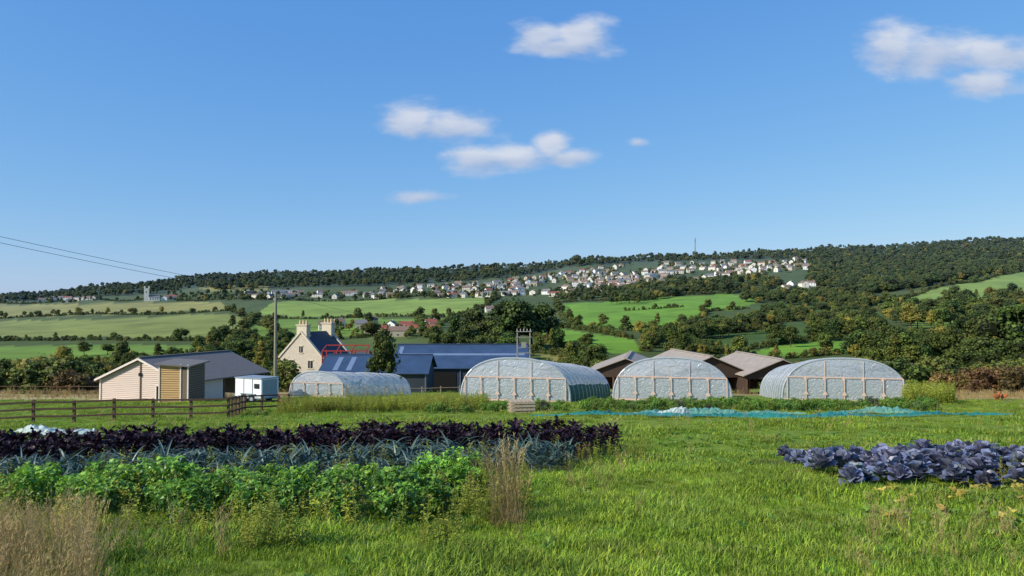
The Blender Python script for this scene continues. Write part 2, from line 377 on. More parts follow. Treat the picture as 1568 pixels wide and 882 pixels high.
woods=[([(930,470),(930,448),(1040,436),(1160,426),(1200,436),(1180,448),(1120,452),(1040,452),(980,466)],330,(8,15)),
 ([(1130,462),(1180,448),(1330,452),(1340,466),(1240,470)],220,(6,13)),
 ([(1160,475),(1320,468),(1340,478),(1250,490),(1180,492)],80,(5,10)),
 ([(1340,480),(1450,467),(1568,458),(1740,452),(1740,500),(1568,505),(1400,506),(1360,496)],220,(8,17)),
 ([(560,452),(760,450),(760,456),(560,460)],60,(6,9)),
 ([(850,450),(980,442),(1000,456),(860,464)],120,(6,12)),
 ([(980,516),(1150,500),(1180,508),(1050,528),(990,535)],80,(6,11)),
 ([(1000,540),(1080,530),(1110,545),(1040,556)],26,(5,8)),
 ([(1090,500),(1180,488),(1190,504),(1100,512)],30,(6,11)),
 ([(340,525),(440,520),(450,560),(350,565)],80,(6,10)),
 ([(120,566),(250,552),(340,548),(360,580),(200,590),(100,588)],90,(4,7)),
 ([(240,452),(400,448),(420,460),(260,463)],90,(6,10)),
 ([(1300,545),(1400,535),(1568,525),(1740,520),(1740,575),(1568,580),(1300,580)],190,(6,13)),
 ([(1240,498),(1330,492),(1350,512),(1230,520)],50,(7,12))]
P=[];Hh=[]
for poly,n,hr in woods:
    p=poly_scatter(poly,n); P.append(p); Hh.append(rng.uniform(*hr,n))
P=np.vstack(P); Hh=np.concatenate(Hh); kx=rng.random(len(P))<.35
put('hillside_woodland',P[kx],Hh[kx]*1.1,DARKC,5,10,.5); put('hillside_woodland',P[~kx],Hh[~kx],TREEC,6,10,.5)
def line(uv,sp=3.0,jit=.8):
    w_=survey_pts(uv); out_=[]
    for a,b_ in zip(w_[:-1],w_[1:]):
        L=np.linalg.norm(b_-a); n=max(2,int(L/sp)); t=np.linspace(0,1,n,endpoint=False)[:,None]
        out_.append(a+(b_-a)*t+rng.normal(0,jit,(n,2)))
    return np.vstack(out_)
hl=[[(-150,490),(0,488),(200,482),(350,476)],[(-150,524),(0,522),(130,521),(330,522),(370,520)],[(-100,566),(0,563),(200,557),(300,548)],[(350,475),(388,490),(366,518),(330,530),(290,550)],
 [(-150,465),(0,464),(200,461),(400,459),(600,457),(765,453)],[(395,486),(560,486),(690,486),(740,472),(766,454)],[(375,488),(420,505),(430,526)],[(430,526),(560,516),(640,503),(700,484)],
 [(850,466),(880,502),(960,506),(1050,499),(1085,477),(1150,472)],[(850,464),(1000,456),(1120,449)],[(790,496),(850,501),(970,519)],[(790,497),(810,514),(860,532),(930,543)],[(985,538),(1000,524),(1150,501),(1250,489),(1345,475)],
 [(1050,547),(1220,523),(1360,500)],[(1080,553),(1200,549),(1330,537),(1500,523)],[(1200,527),(1350,513),(1520,507)],[(1330,468),(1420,445),(1568,415),(1700,402)],[(1330,468),(1450,468),(1560,457),(1720,450)],
 [(860,556),(930,573)],[(810,540),(860,544),(940,561)],[(1380,490),(1500,478),(1600,473)],[(1320,470),(1180,492)],[(640,503),(680,530),(640,560)],[(960,476),(1050,470)],[(700,484),(790,496)]]
HP=np.vstack([line(l) for l in hl]); put('hedgerow',HP,rng.uniform(1.6,4.6,len(HP)),BUSHC,3,3,.2)
HT=np.vstack([line(l,26,3) for l in hl]); put('hedgerow_tree_line',HT,rng.uniform(4,12,len(HT)),TREEC,6,10,.3)
def box_scatter(x0,x1,y0,y1,n): return np.column_stack([rng.uniform(x0,x1,n),rng.uniform(y0,y1,n)])
VS=np.vstack([box_scatter(44,100,100,150,200),box_scatter(-110,-45,105,150,160),box_scatter(-44,-34,110,140,14),box_scatter(-110,-58,92,104,34)])
put('valley_scrub',VS,rng.uniform(2.0,5.2,len(VS)),BUSHC,3,3,.2)
AS=np.vstack([box_scatter(52,74,80,94,56),box_scatter(-60,-46,92,102,8),survey_pts(list(zip(rng.uniform(1060,1240,24),rng.uniform(492,506,24)))),survey_pts(list(zip(rng.uniform(300,420,26),rng.uniform(520,560,26))))])
put('autumn_hedge',AS,rng.uniform(1.8,3.4,len(AS)),AUTC,3,3,.2)
def itree(name,u,d,h,k,dark=False,wx=1.0):
    src=(DARKC if dark else TREEC).objects[k]; x=(u-784)/FO*d
    o=bpy.data.objects.new(name,src.data); o.location=(x,d,H(x,d)-.2); s=h/10; o.scale=(s*wx,s*wx,s); o.rotation_euler=(0,0,rng.uniform(0,6)); scene.collection.objects.link(o)
itree('sycamore_tree',585,104,8.6,0,True,.62)
for u,d,h,k,wx in [(700,420,17,0,1),(722,400,21,1,1),(745,390,19,2,1),(768,410,25,0,1.1),(792,400,27,4,1.1),(815,420,26,2,1),(838,440,22,1,1),(715,370,15,4,1),(757,360,15,3,1.2),(690,390,12,2,1),(855,400,11,1,1),(668,440,12,3,1),(740,350,12,2,1),(780,340,12,0,1.2)]: itree('oak_tree',u,d,h,k,True,wx)
for u,d,h,k,wx in [(1360,330,14,1,1),(1385,320,13,0,1),(1425,300,13,2,1),(1470,330,17,0,1),(1500,320,18,4,1),(1530,300,22,2,1),(1562,290,22,1,1.1),(1600,300,19,0,1),(1210,400,11,1,.9),(1300,350,10,3,1),(1270,430,11,0,1),(1410,240,10,4,1.1),(1545,210,12,4,1.1),(1570,190,11,0,1.1),(1500,210,10,2,1.1),(1450,215,8,1,1.1)]: itree('field_oak_tree',u,d,h,k,True,wx)
for u,d,h,k,wx in [(550,700,13,1,1),(640,650,14,0,.8),(668,640,15,3,.9),(565,650,11,4,1),(515,620,7,0,1),(470,520,6,1,1),(405,240,9,3,1.1),(380,250,8,1,1.1),(440,260,8,0,1.1),(130,420,8,0,1.2),(165,430,7,2,1.2),(265,330,8,4,1),(883,1900,30,0,1.1),(1113,300,8,5,.7),(1140,300,7,1,.8),(655,180,6,0,1.1),(830,170,7,2,1.1),(760,200,8,4,1.1),(705,190,7,1,1.1),(880,200,6,3,1)]: itree('ash_tree',u,d,h,k,False,wx)
# ---------------------------------------------------------------- houses on the hill
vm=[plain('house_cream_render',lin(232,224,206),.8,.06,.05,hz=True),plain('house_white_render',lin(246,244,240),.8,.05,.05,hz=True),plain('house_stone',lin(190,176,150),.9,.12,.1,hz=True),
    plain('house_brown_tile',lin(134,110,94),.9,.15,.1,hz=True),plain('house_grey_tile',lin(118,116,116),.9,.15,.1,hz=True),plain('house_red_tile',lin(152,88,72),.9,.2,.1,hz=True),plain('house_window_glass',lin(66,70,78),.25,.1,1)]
def house(mb,x,y,rz,w,d,h,rh,wm,rm,fl=2):
    z=H(x,y)-1.0; h=h+1.0; R_=Matrix.Rotation(rz,3,'Z')
    T_=lambda p:(R_@Vector(p))+Vector((x,y,z))
    a,b_=w/2,d/2
    vs=[(-a,-b_,0),(a,-b_,0),(a,b_,0),(-a,b_,0),(-a,-b_,h),(a,-b_,h),(a,b_,h),(-a,b_,h),(-a,0,h+rh),(a,0,h+rh)]
    mb.add([T_(p) for p in vs],[(0,1,5,4),(2,3,7,6),(1,2,6,9,5),(3,0,4,8,7)],wm)
    o=.35; e=rh*o/b_
    vs=[(-a-o,-b_-o,h-e+.08),(a+o,-b_-o,h-e+.08),(a+o,0,h+rh+.08),(-a-o,0,h+rh+.08),(-a-o,b_+o,h-e+.08),(a+o,b_+o,h-e+.08)]
    mb.add([T_(p) for p in vs],[(0,1,2,3),(3,2,5,4)],rm)
    nw=max(2,int(w/3.6))
    for fz in range(fl):
        for i in range(nw):
            cx=-a+(i+.5)*w/nw; cz=2.2+fz*2.6
            if cz+.7>h: continue
            mb.add([T_((cx-.6,-b_-.03,cz-.55)),T_((cx+.6,-b_-.03,cz-.55)),T_((cx+.6,-b_-.03,cz+.55)),T_((cx-.6,-b_-.03,cz+.55))],[(0,1,2,3)],6)
        mb.add([T_((-a-.03,-.6,2.2+fz*2.6-.6)),T_((-a-.03,.6,2.2+fz*2.6-.6)),T_((-a-.03,.6,2.8+fz*2.6)),T_((-a-.03,-.6,2.8+fz*2.6))],[(0,1,2,3)],6)
    mb.box(T_((a*.6,0,h+rh+.3)),(.9,.7,1.6),2,rz)
mb=MB()
def rows(poly,n,sw=(10,17),wms=(0,1,1,0,0,2),rms=(3,3,4,3,4,5),du=10.5,dv=3.0):
    us=[p[0] for p in poly]; vs=[p[1] for p in poly]; tries=0
    acc=[]
    while len(acc)<n and tries<n*60:
        tries+=1
        u=rng.uniform(min(us),max(us)); v=rng.uniform(min(vs),max(vs)); v+=1.2*math.sin(v*1.1+u*.05)
        if not inpoly(np.array([u]),np.array([v]),poly)[0]: continue
        if math.sin(u*.045+v*.21)+math.sin(u*.019-v*.13+2)<-.95: continue
        if any(abs(u-a)<du and abs(v-b_)<dv for a,b_ in acc): continue
        acc.append((u,v))
    for u,v in acc:
        x,y=survey(u,v); rz=rng.normal(0,.4)-math.atan2(x,y)*.5+(math.pi/2 if rng.random()<.3 else 0)
        house(mb,x,y,rz,rng.uniform(*sw),rng.uniform(8,10.5),rng.uniform(4.4,6.2),rng.uniform(2.4,4),int(rng.choice(wms)),int(rng.choice(rms)))
    return acc
V1=rows([(780,428),(860,420),(940,408),(1000,404),(1100,402),(1180,402),(1235,398),(1240,412),(1180,418),(1100,426),(1030,438),(940,450),(860,454),(780,454)],150)
V2=rows([(570,447),(700,436),(790,428),(790,455),(700,456),(570,457)],46)
V3=rows([(375,451),(570,450),(570,457),(375,459)],16,(10,24))
V4=rows([(-60,458),(150,456),(150,464),(-60,466)],18,wms=(0,2,1),rms=(3,4,5))
V5=rows([(1205,438),(1245,436),(1250,446),(1200,446)],5); V6=rows([(1318,424),(1378,422),(1378,430),(1318,432)],4); V7=rows([(250,445),(300,455),(250,462)],2)
mb.build('hillside_village',vm)
tv=np.array([survey(u+rng.uniform(-14,14),v+rng.uniform(-3.5,2.8)) for u,v in (V1+V2+V3+V4) for _ in range(6)])
put('village_garden_trees',tv,rng.uniform(3,9.5,len(tv)),TREEC,6,10,.3)
mb=MB()
for u,v,w_,rz,wm,rm in [(500,505,12,.3,0,3),(553,503,9,.2,2,4),(575,510,16,.1,2,5),(600,505,9,1.4,1,4),(622,506,10,.2,2,5),(645,508,20,.15,2,5),(570,497,9,.3,2,3),(660,502,9,.4,0,5),(610,515,14,.1,2,3),(750,478,10,.2,0,3),(520,500,8,.5,0,3)]:
    x,y=survey(u,v); house(mb,x,y,rz,w_,8,4.2 if w_<15 else 3,2.8,wm,rm)
mb.build('valley_hamlet',vm)
tv=np.array([survey(rng.uniform(495,680),rng.uniform(498,522)) for _ in range(70)]); put('hamlet_garden_trees',tv,rng.uniform(3,6.5,70),TREEC,6,10,.3)
# church
x,y=survey(232,461); e=empty('church',(x,y,H(x,y)-1),.3); mb=MB()
mb.box((-8,0,12),(8,8,24),0); 
for sx in(-1,1):
    for sy in(-1,1): mb.box((-8+sx*3.5,sy*3.5,25.5),(1.2,1.2,5),0)
mb.box((5,0,4),(18,8.4,8),0); mb.add([(-3.9,-4.7,7.9),(14.4,-4.7,7.9),(14.4,0,12),(-3.9,0,12),(-3.9,4.7,7.9),(14.4,4.7,7.9)],[(0,1,2,3),(3,2,5,4)],4)
mb.add([(14.03,-4.2,8),(14.03,4.2,8),(14.03,0,11.8)],[(0,1,2)],0)
for i in range(4): mb.box((-1+i*4,-4.23,4.5),(1.2,.06,3),6)
mb.box((-8,-4.03,17),(1.6,.06,3),6)
mb.build('nave_and_tower',vm,e)
# radio mast
x,y=survey(1065,393); e=empty('radio_mast',(x,y,H(x,y))); mb=MB()
steel=plain('galvanised_steel',lin(120,128,136),.6,.1,2,.2)
for sx,sy in((-1,-1),(1,-1),(1,1),(-1,1)): mb.cyl((sx*1.4,sy*1.4,0),(sx*.6,sy*.6,54),.4,.3,5)
for k in range(18):
    z=k*3; s=1.4-.8*z/54; s2=1.4-.8*(z+3)/54
    mb.cyl((-s,-s,z),(s2,-s2,z+3),.14,n=4); mb.cyl((s,-s,z),(-s2,-s2,z+3),.14,n=4); mb.cyl((-s,s,z),(-s2,-s2,z+3),.14,n=4)
mb.box((0,0,46),(3.4,2,3)); mb.box((0,0,52.5),(3,2,2)); mb.build('lattice',[steel],e)
# ---------------------------------------------------------------- timber shed
clad=plain('pale_timber_cladding',lin(214,194,180),.8,.12,2,0,.2,stretch=(.3,.3,9)); slate=plain('slate_roof',lin(120,116,112),.8,.18,3,0,.3,.12,stretch=(1,1,2)); dark=plain('interior_shade_sheet',(.012,.011,.01),.9,.2,2)  # last one: near-black sheets whose colour stands in for unlit interiors
wood=plain('larch_boards',lin(206,168,118),.8,.2,2,0,.2,stretch=(.5,.5,10)); dkwood=plain('dark_fence_timber',lin(104,80,64),.85,.3,5,0,.3); trimw=plain('pale_trim',lin(228,214,204),.7,.08,3)
greyb=plain('darker_grey_boards',lin(120,104,88),.85,.25,2,0,.2,stretch=(.5,.5,10))  # darker boards; the larch store's shaded side is put into this colour
fx,fy=-34.9,64.0; rz=-math.radians(20); e=empty('timber_shed',(fx,fy,H(fx+4,fy+2)-.1),rz)
W_,L_,eh,ah=8.8,10.2,2.1,3.85; mb=MB()
for k in range(24):
    z0=k*.16; z1=z0+.16
    if z0>ah-.2: break
    def half(z): return W_/2 if z<=eh else W_/2*(ah-z)/(ah-eh)
    h0,h1=half(z0),half(z1)
    mb.add([(W_/2-h0,-.07,z0),(W_/2+h0,-.07,z0),(W_/2+h1,-.005,z1),(W_/2-h1,-.005,z1)],[(0,1,2,3)],0)
    mb.add([(W_/2-h0,-.005,z0+.001),(W_/2+h0,-.005,z0+.001),(W_/2+h0,-.07,z0),(W_/2-h0,-.07,z0)],[(0,1,2,3)],4)
mb.add([(0,0,0),(W_,0,0),(W_,0,eh),(W_/2,0,ah),(0,0,eh)],[(0,1,2,3,4)],0)
mb.add([(0,0,0),(0,L_,0),(0,L_,eh),(0,0,eh)],[(0,1,2,3)],0); mb.add([(0,L_,0),(W_,L_,0),(W_,L_,eh),(W_/2,L_,ah),(0,L_,eh)],[(0,1,2,3,4)],0)
mb.add([(W_,0,0),(W_,4.6,0),(W_,4.6,eh),(W_,0,eh)],[(0,1,2,3)],0)
mb.box((W_*.78,-.08,.95),(1.4,.06,1.5),1); mb.box((W_*.78,-.12,1.74),(1.7,.06,.09),2); 
for s in(-1,1): mb.box((W_*.78+s*.75,-.12,.95),(.1,.06,1.6),2)
mb.box((W_*.5,-.10,1.8),(.09,.06,3.5),4); mb.box((W_*.5,-.15,2.6),(.26,.06,.28),1)
for s in(0,1): mb.box((s*W_,-.09,eh/2),(.14,.08,eh),2)
for k in range(4): mb.box((W_-.1,4.8+k*1.7,eh/2),(.16,.16,eh),3)
mb.build('walls',[clad,dark,trimw,dkwood,greyb],e)
mb=MB(); o=.35; sl_=(ah-eh)/(W_/2)
for s in(-1,1):
    x_e=W_/2+s*(W_/2+o); ze=eh-sl_*o+.06; xr=W_/2
    vs=[(x_e,-o,ze),(x_e,L_+o,ze),(xr,L_+o,ah+.06),(xr,-o,ah+.06)]; vs+= [(a,b_,c+.09) for a,b_,c in vs]
    mb.add(vs,[(0,1,2,3),(4,5,6,7),(0,1,5,4),(1,2,6,5),(3,0,4,7)],0)
    mb.beam((x_e,-o-.03,ze-.02),(xr,-o-.03,ah+.05),.05,.16,1)
mb.box((W_/2,L_/2,ah+.17),(.3,L_+.7,.08),0)
mb.build('roof',[slate,trimw],e)
fx,fy=-25.6,58.5; e=empty('larch_store_shed',(fx,fy,H(fx,fy)-.05),math.radians(-6)); mb=MB()
for k in range(17): mb.box((-.3,-1.2,.09+k*.17),(1.7,.05,.13),0)
for k in range(17): mb.box((1.17,0,.09+k*.17),(.05,2.4,.13),1)  # right side in the darker boards, its shade painted as colour
mb.box((.85,-1.2,1.4),(.5,.05,2.6),1)
mb.box((-1.15,0,1.45),(.04,2.4,2.9),0); mb.box((0,1.2,1.45),(2.3,.04,2.9),0); mb.box((0,-1.16,1.45),(2.2,.03,2.8),4)
mb.box((1.13,0,1.45),(.03,2.3,2.8),4)
for x_ in(-1.15,.56,1.15): mb.box((x_,-1.25,1.5),(.1,.06,3.0),2)
mb.box((0,0,3.05),(2.9,3.0,.1),3,M=Matrix.Rotation(math.radians(4),3,'X')@Matrix.Rotation(math.radians(3),3,'Y'))
mb.build('boarded_walls_and_roof',[wood,greyb,trimw,slate,dark],e)
# ---------------------------------------------------------------- farmhouse
stone=plain('limestone_rubble',lin(196,184,164),.9,.2,1.6,0,.5); stone2=plain('ashlar_chimney',lin(206,194,170),.85,.14,2,0,.3); glass=plain('dark_window',lin(46,50,58),.2,.1,2)
def farm():
    d=135; x=(430-784)/FO*d; phi=math.radians(65); rz=phi-math.pi/2
    e=empty('stone_farmhouse',(x,d,H(x,d)-.3),rz)
    W,L,eh,ah=9.4,8.0,6.2,10.6
    mb=MB()
    mb.add([(0,0,0),(W,0,0),(W,0,eh),(W/2,0,ah),(0,0,eh)],[(0,1,2,3,4)],0)
    mb.add([(0,L,0),(W,L,0),(W,L,eh),(W/2,L,ah),(0,L,eh)],[(4,3,2,1,0)],0)
    mb.add([(0,0,0),(0,L,0),(0,L,eh),(0,0,eh)],[(0,1,2,3)],0); mb.add([(W,0,0),(W,L,0),(W,L,eh),(W,0,eh)],[(0,1,2,3)],0)
    for cx,cz,ww,hh_ in[(2.4,1.9,1.1,1.5),(W-2.4,1.9,1.1,1.5),(2.6,5.0,1,1.3),(W-2.6,5.0,1,1.3),(W/2,7.6,.8,1.1)]:
        mb.box((cx,-.01,cz),(ww,.06,hh_),1); mb.box((cx,-.06,cz-hh_/2-.1),(ww+.4,.14,.16),2); mb.box((cx,-.05,cz+hh_/2+.1),(ww+.3,.1,.18),2); mb.box((cx,-.05,cz),(.08,.04,hh_),2)
    for cy in(2,6):
        for cz in(1.9,5): mb.box((W+.01,cy,cz),(.06,1.1,1.4),1); mb.box((W+.05,cy,cz-.8),(.12,1.4,.15),2)
    mb.add([(W,L-1,0),(W+7,L-1,0),(W+7,L-1,4.4),(W,L-1,4.4)],[(0,1,2,3)],0); mb.add([(W+7,L-1,0),(W+7,L+5,0),(W+7,L+5,4.4),(W+7,L+2,6.8),(W+7,L-1,4.4)],[(0,1,2,3,4)],0)
    mb.build('stone_walls',[stone,glass,stone2],e)
    mb=MB(); sl=(ah-eh)/(W/2)
    for s in(-1,1):
        xe=W/2+s*(W/2+.25); ze=eh-sl*.25
        vs=[(xe,.25,ze),(xe,L-.25,ze),(W/2,L-.25,ah-.05),(W/2,.25,ah-.05)]; vs+= [(a,b_,c+.14) for a,b_,c in vs]
        mb.add(vs,[(0,1,2,3),(4,5,6,7),(0,1,5,4),(1,2,6,5),(3,0,4,7)],0)
        for yy in(0.05,L-.05): mb.beam((W/2+s*(W/2+.3),yy,eh-sl*.3+.15),(W/2,yy,ah+.17),.5,.3,1)
    mb.add([(W-.3,L-1.3,4.3),(W+7.3,L-1.3,4.3),(W+7.3,L+2,7),(W-.3,L+2,7),(W-.3,L+5.2,4.3),(W+7.3,L+5.2,4.3)],[(0,1,2,3),(3,2,5,4)],0)
    mb.build('slate_roof_and_coping',[plain('dark_slate',lin(74,76,84),.75,.2,3,spec=.15),stone2],e)
    mb=MB()
    def stack(cx,cy,zt,zb,wx,wy,n):
        mb.box((cx,cy,(zb+zt)/2),(wx,wy,zt-zb),0); mb.box((cx,cy,zt+.1),(wx+.3,wy+.3,.2),0); mb.box((cx,cy,zb+.8),(wx+.25,wy+.25,.15),0)
        for i in range(n):
            px=cx-wx/2+(i+.5)*wx/n; mb.cyl((px,cy,zt+.2),(px,cy,zt+.95),.22,.17,8,1)
    stack(W/2,.6,11.8,9.2,2.2,1.0,3); stack(W/2,L-.6,12.0,9.2,2.2,1.0,3); stack(W+6.4,L+2,9.0,6,1.3,1.1,2)
    mb.build('chimneys',[stone2,plain('chimney_pot',lin(206,180,140),.9,.1,2)],e)
farm()
# ---------------------------------------------------------------- blue roofed barns
def metalroof(name,col):
    m,nt,b=newmat(name); tc=N(nt,'ShaderNodeTexCoord'); wv=N(nt,'ShaderNodeTexWave',i_Scale=2.2,i_Distortion=0.0); nt.links.new(tc.outputs['Object'],wv.inputs[0])
    no=N(nt,'ShaderNodeTexNoise',i_Scale=.5,i_Detail=6.0); nt.links.new(tc.outputs['Object'],no.inputs[0])
    c=mixc(nt,no.outputs[0],tuple(x*.6 for x in col),tuple(x*1.45 for x in col)); c=mixc(nt,math_(nt,'MULTIPLY',wv.outputs[0],.3),c,tuple(x*.5 for x in col))
    nt.links.new(c,b.inputs['Base Color']); b.inputs['Roughness'].default_value=.6; b.inputs['Metallic'].default_value=.0; b.inputs['Specular IOR Level'].default_value=.3
    bp=N(nt,'ShaderNodeBump',i_Strength=.5,i_Distance=.05); nt.links.new(wv.outputs[0],bp.inputs['Height']); nt.links.new(bp.outputs[0],b.inputs['Normal']); return m
blue=metalroof('sky_tinted_sheet_roof',lin(60,82,110)); bluew=metalroof('dark_sheet_wall',lin(56,64,76)); rl=plain('rooflight_sheet',lin(116,134,158),.5,.15,1);  # roof blue holds the sky's reflection in its base colour
def barn(name,u0,u1,d,eh,ah,D,panels=(),rz=0):
    x0=(u0-784)/FO*d; x1=(u1-784)/FO*d; L=x1-x0; e=empty(name,(x0,d,H((x0+x1)/2,d)-.2),rz); mb=MB()
    mb.add([(0,0,0),(L,0,0),(L,0,eh),(0,0,eh)],[(0,1,2,3)],0); mb.add([(0,D,0),(L,D,0),(L,D,eh),(0,D,eh)],[(3,2,1,0)],0)
    for xx in(0,L): mb.add([(xx,0,0),(xx,D,0),(xx,D,eh),(xx,D/2,ah),(xx,0,eh)],[(0,1,2,3,4)],0)
    n=int(L/4.5)
    for i in range(n+1): mb.box((i*L/n,-.08,eh/2),(.22,.14,eh),2)
    for i in range(1,n,3): mb.box(((i+.5)*L/n,-.05,eh*.42),(L/n*.75,.08,eh*.8),3)
    mb.box((L/2,-.1,eh-.1),(L,.16,.22),2)
    mb.build('walls',[bluew,blue,plain(name+'_steel_post',lin(96,104,116),.6,.1,2),dark],e)
    mb=MB(); o=.5; sl=(ah-eh)/(D/2)
    vs=[(-o,-o,eh-sl*o),(L+o,-o,eh-sl*o),(L+o,D/2,ah),(-o,D/2,ah),(-o,D+o,eh-sl*o),(L+o,D+o,eh-sl*o)]
    vs2=[(a,b_,c+.12) for a,b_,c in vs]
    mb.add(vs+vs2,[(0,1,2,3),(3,2,5,4),(6,7,8,9),(9,8,11,10),(0,1,7,6),(0,3,9,6),(1,2,8,7),(3,4,10,9),(2,5,11,8)],0)
    mb.box((L/2,D/2,ah+.16),(L+1,.5,.12),0)
    for a,b_,q0,q1 in panels:
        p=lambda xx,q:(xx,-o+q*(D/2+o),eh-sl*o+q*(ah-eh+sl*o)+.14)
        mb.add([p(a*L,q0),p(b_*L,q0),p(b_*L,q1),p(a*L,q1)],[(0,1,2,3)],1)
    mb.build('roof',[blue,rl],e)
barn('blue_roofed_barn',604,806,128,4.2,7.6,16,[(.0,.03,.1,.9),(.03,.99,.52,.6)])
barn('blue_roofed_livestock_barn',492,652,112,3.1,5.3,12,[(.10,.15,.15,.85),(.23,.28,.15,.85)])
redm=plain('red_painted_steel',lin(170,62,50),.5,.12,3); d=124; x0=(494-784)/FO*d; e=empty('red_steel_frame',(x0,d,H(x0,d))); mb=MB()
for i in range(4):
    x_=i*2.4
    for yy in(0,3): mb.cyl((x_,yy,0),(x_,yy,6.6),.12,n=6)
    mb.beam((x_,0,6.6),(x_,3,7.4),.12,.18)
for z in(4.6,5.7,6.6): mb.beam((0,0,z),(7.2,0,z),.10,.16); 
mb.beam((0,3,7.4),(7.2,3,7.4),.10,.18)
mb.beam((0,0,4.6),(2.4,0,6.6),.1,.14); mb.beam((4.8,0,6.6),(7.2,0,4.6),.1,.14); mb.build('frame_members',[redm],e)
# ---------------------------------------------------------------- open brown barns (right)
asb=plain('weathered_fibre_cement',lin(164,152,138),.95,.25,1.2,0,.3); brn=plain('brown_boarding',lin(72,58,48),.9,.3,2,0,.3,stretch=(6,1,.4))
def gbarn(name,u,d,W,eh,ah,L,rz):
    x=(u-784)/FO*d; e=empty(name,(x,d,H(x,d)-.1),rz); mb=MB()
    mb.add([(-W/2,0,eh-.5),(W/2,0,eh-.5),(W/2,0,eh),(0,0,ah),(-W/2,0,eh)],[(0,1,2,3,4)],1)
    for s in(-1,1):
        mb.add([(s*W/2,0,0),(s*W/2,L,0),(s*W/2,L,eh),(s*W/2,0,eh)],[(0,1,2,3)],1)
    mb.add([(-W/2,L,0),(W/2,L,0),(W/2,L,eh),(0,L,ah),(-W/2,L,eh)],[(0,1,2,3,4)],1)
    for k in range(4): mb.box((-W/2+.15+k*(W-.3)/3,-.1,(eh-.5)/2),(.22,.2,eh-.5),2)
    mb.box((-W*.2,L*.5,.8),(2.5,3,1.6),2); mb.box((W*.22,L*.4,.7),(2.2,4,1.4),3)
    sl=(ah-eh)/(W/2)
    for s in(-1,1):
        xe=s*(W/2+.4); ze=eh-sl*.4+.03
        vs=[(xe,-.5,ze),(xe,L+.4,ze),(0,L+.4,ah+.03),(0,-.5,ah+.03)]; vs+=[(a,b_,c+.1) for a,b_,c in vs]
        mb.add(vs,[(0,1,2,3),(4,5,6,7),(0,1,5,4),(1,2,6,5),(3,0,4,7)],0)
    mb.box((0,L/2,ah+.15),(.5,L+.8,.1),0)
    mb.build('open_fronted_frame_and_roof',[asb,brn,dkwood,plain(name+'_bales',lin(170,150,100),.95,.3,4)],e)
gbarn('open_cattle_barn',958,98,10.0,2.7,4.6,15,-.2); gbarn('open_cattle_barn',1088,98,10.5,2.7,4.9,16,.1); gbarn('open_cattle_barn',1196,96,9.5,2.5,4.4,16,.05)
gbarn('small_grey_barn',1415,150,8,2.6,4.4,10,.5)
# ---------------------------------------------------------------- polytunnels
def filmmat(name,tr,col=(.78,.8,.82),tlf=.4,nsc=1.4):
    m,nt,b=newmat(name); tc=N(nt,'ShaderNodeTexCoord'); mp=N(nt,'ShaderNodeMapping'); mp.inputs['Scale'].default_value=(1.2,.5,1.5); nt.links.new(tc.outputs['Object'],mp.inputs[0])
    no=N(nt,'ShaderNodeTexNoise',i_Scale=nsc,i_Detail=6.0,i_Distortion=1.5); nt.links.new(mp.outputs[0],no.inputs[0])
    c=mixc(nt,no.outputs[0],tuple(x*.80 for x in col),tuple(min(1,x*1.14) for x in col)); nt.links.new(c,b.inputs['Base Color']); b.inputs['Roughness'].default_value=.22; b.inputs['Specular IOR Level'].default_value=.8
    bp=N(nt,'ShaderNodeBump',i_Strength=.9,i_Distance=.14); nt.links.new(no.outputs[0],bp.inputs['Height']); nt.links.new(bp.outputs[0],b.inputs['Normal'])
    tl=N(nt,'ShaderNodeBsdfTranslucent'); nt.links.new(c,tl.inputs[0]); m1=N(nt,'ShaderNodeMixShader'); m1.inputs[0].default_value=tlf; nt.links.new(b.outputs[0],m1.inputs[1]); nt.links.new(tl.outputs[0],m1.inputs[2])
    tp=N(nt,'ShaderNodeBsdfTransparent'); m2=N(nt,'ShaderNodeMixShader'); f=math_(nt,'ADD',math_(nt,'MULTIPLY',math_(nt,'SUBTRACT',no.outputs[0],.5),.9),tr,True)
    nt.links.new(f,m2.inputs[0]); nt.links.new(m1.outputs[0],m2.inputs[1]); nt.links.new(tp.outputs[0],m2.inputs[2]); nt.links.new(m2.outputs[0],nt.nodes['Material Output'].inputs[0]); return m
film=filmmat('polythene_film',.34,(.80,.82,.86)); filme=filmmat('polythene_end_film',.44,(.76,.79,.83),.35); tim=plain('pinkish_timber',lin(210,182,164),.8,.15,3); tube=plain('hoop_tube',lin(190,196,200),.4,.1,2,.3)
gnet=plain('green_side_netting',lin(44,92,66),.8,.2,5); white=plain('white_painted_panel',lin(236,238,240),.45,.04,1)
inner=foliage('tunnel_crop_leaf',lin(50,80,30),lin(110,150,56),.6,.3,.03,.3)
panelm=filmmat('end_panel_mesh',.34,(.62,.66,.68),.35,2.4)
AX=math.radians(14.4)
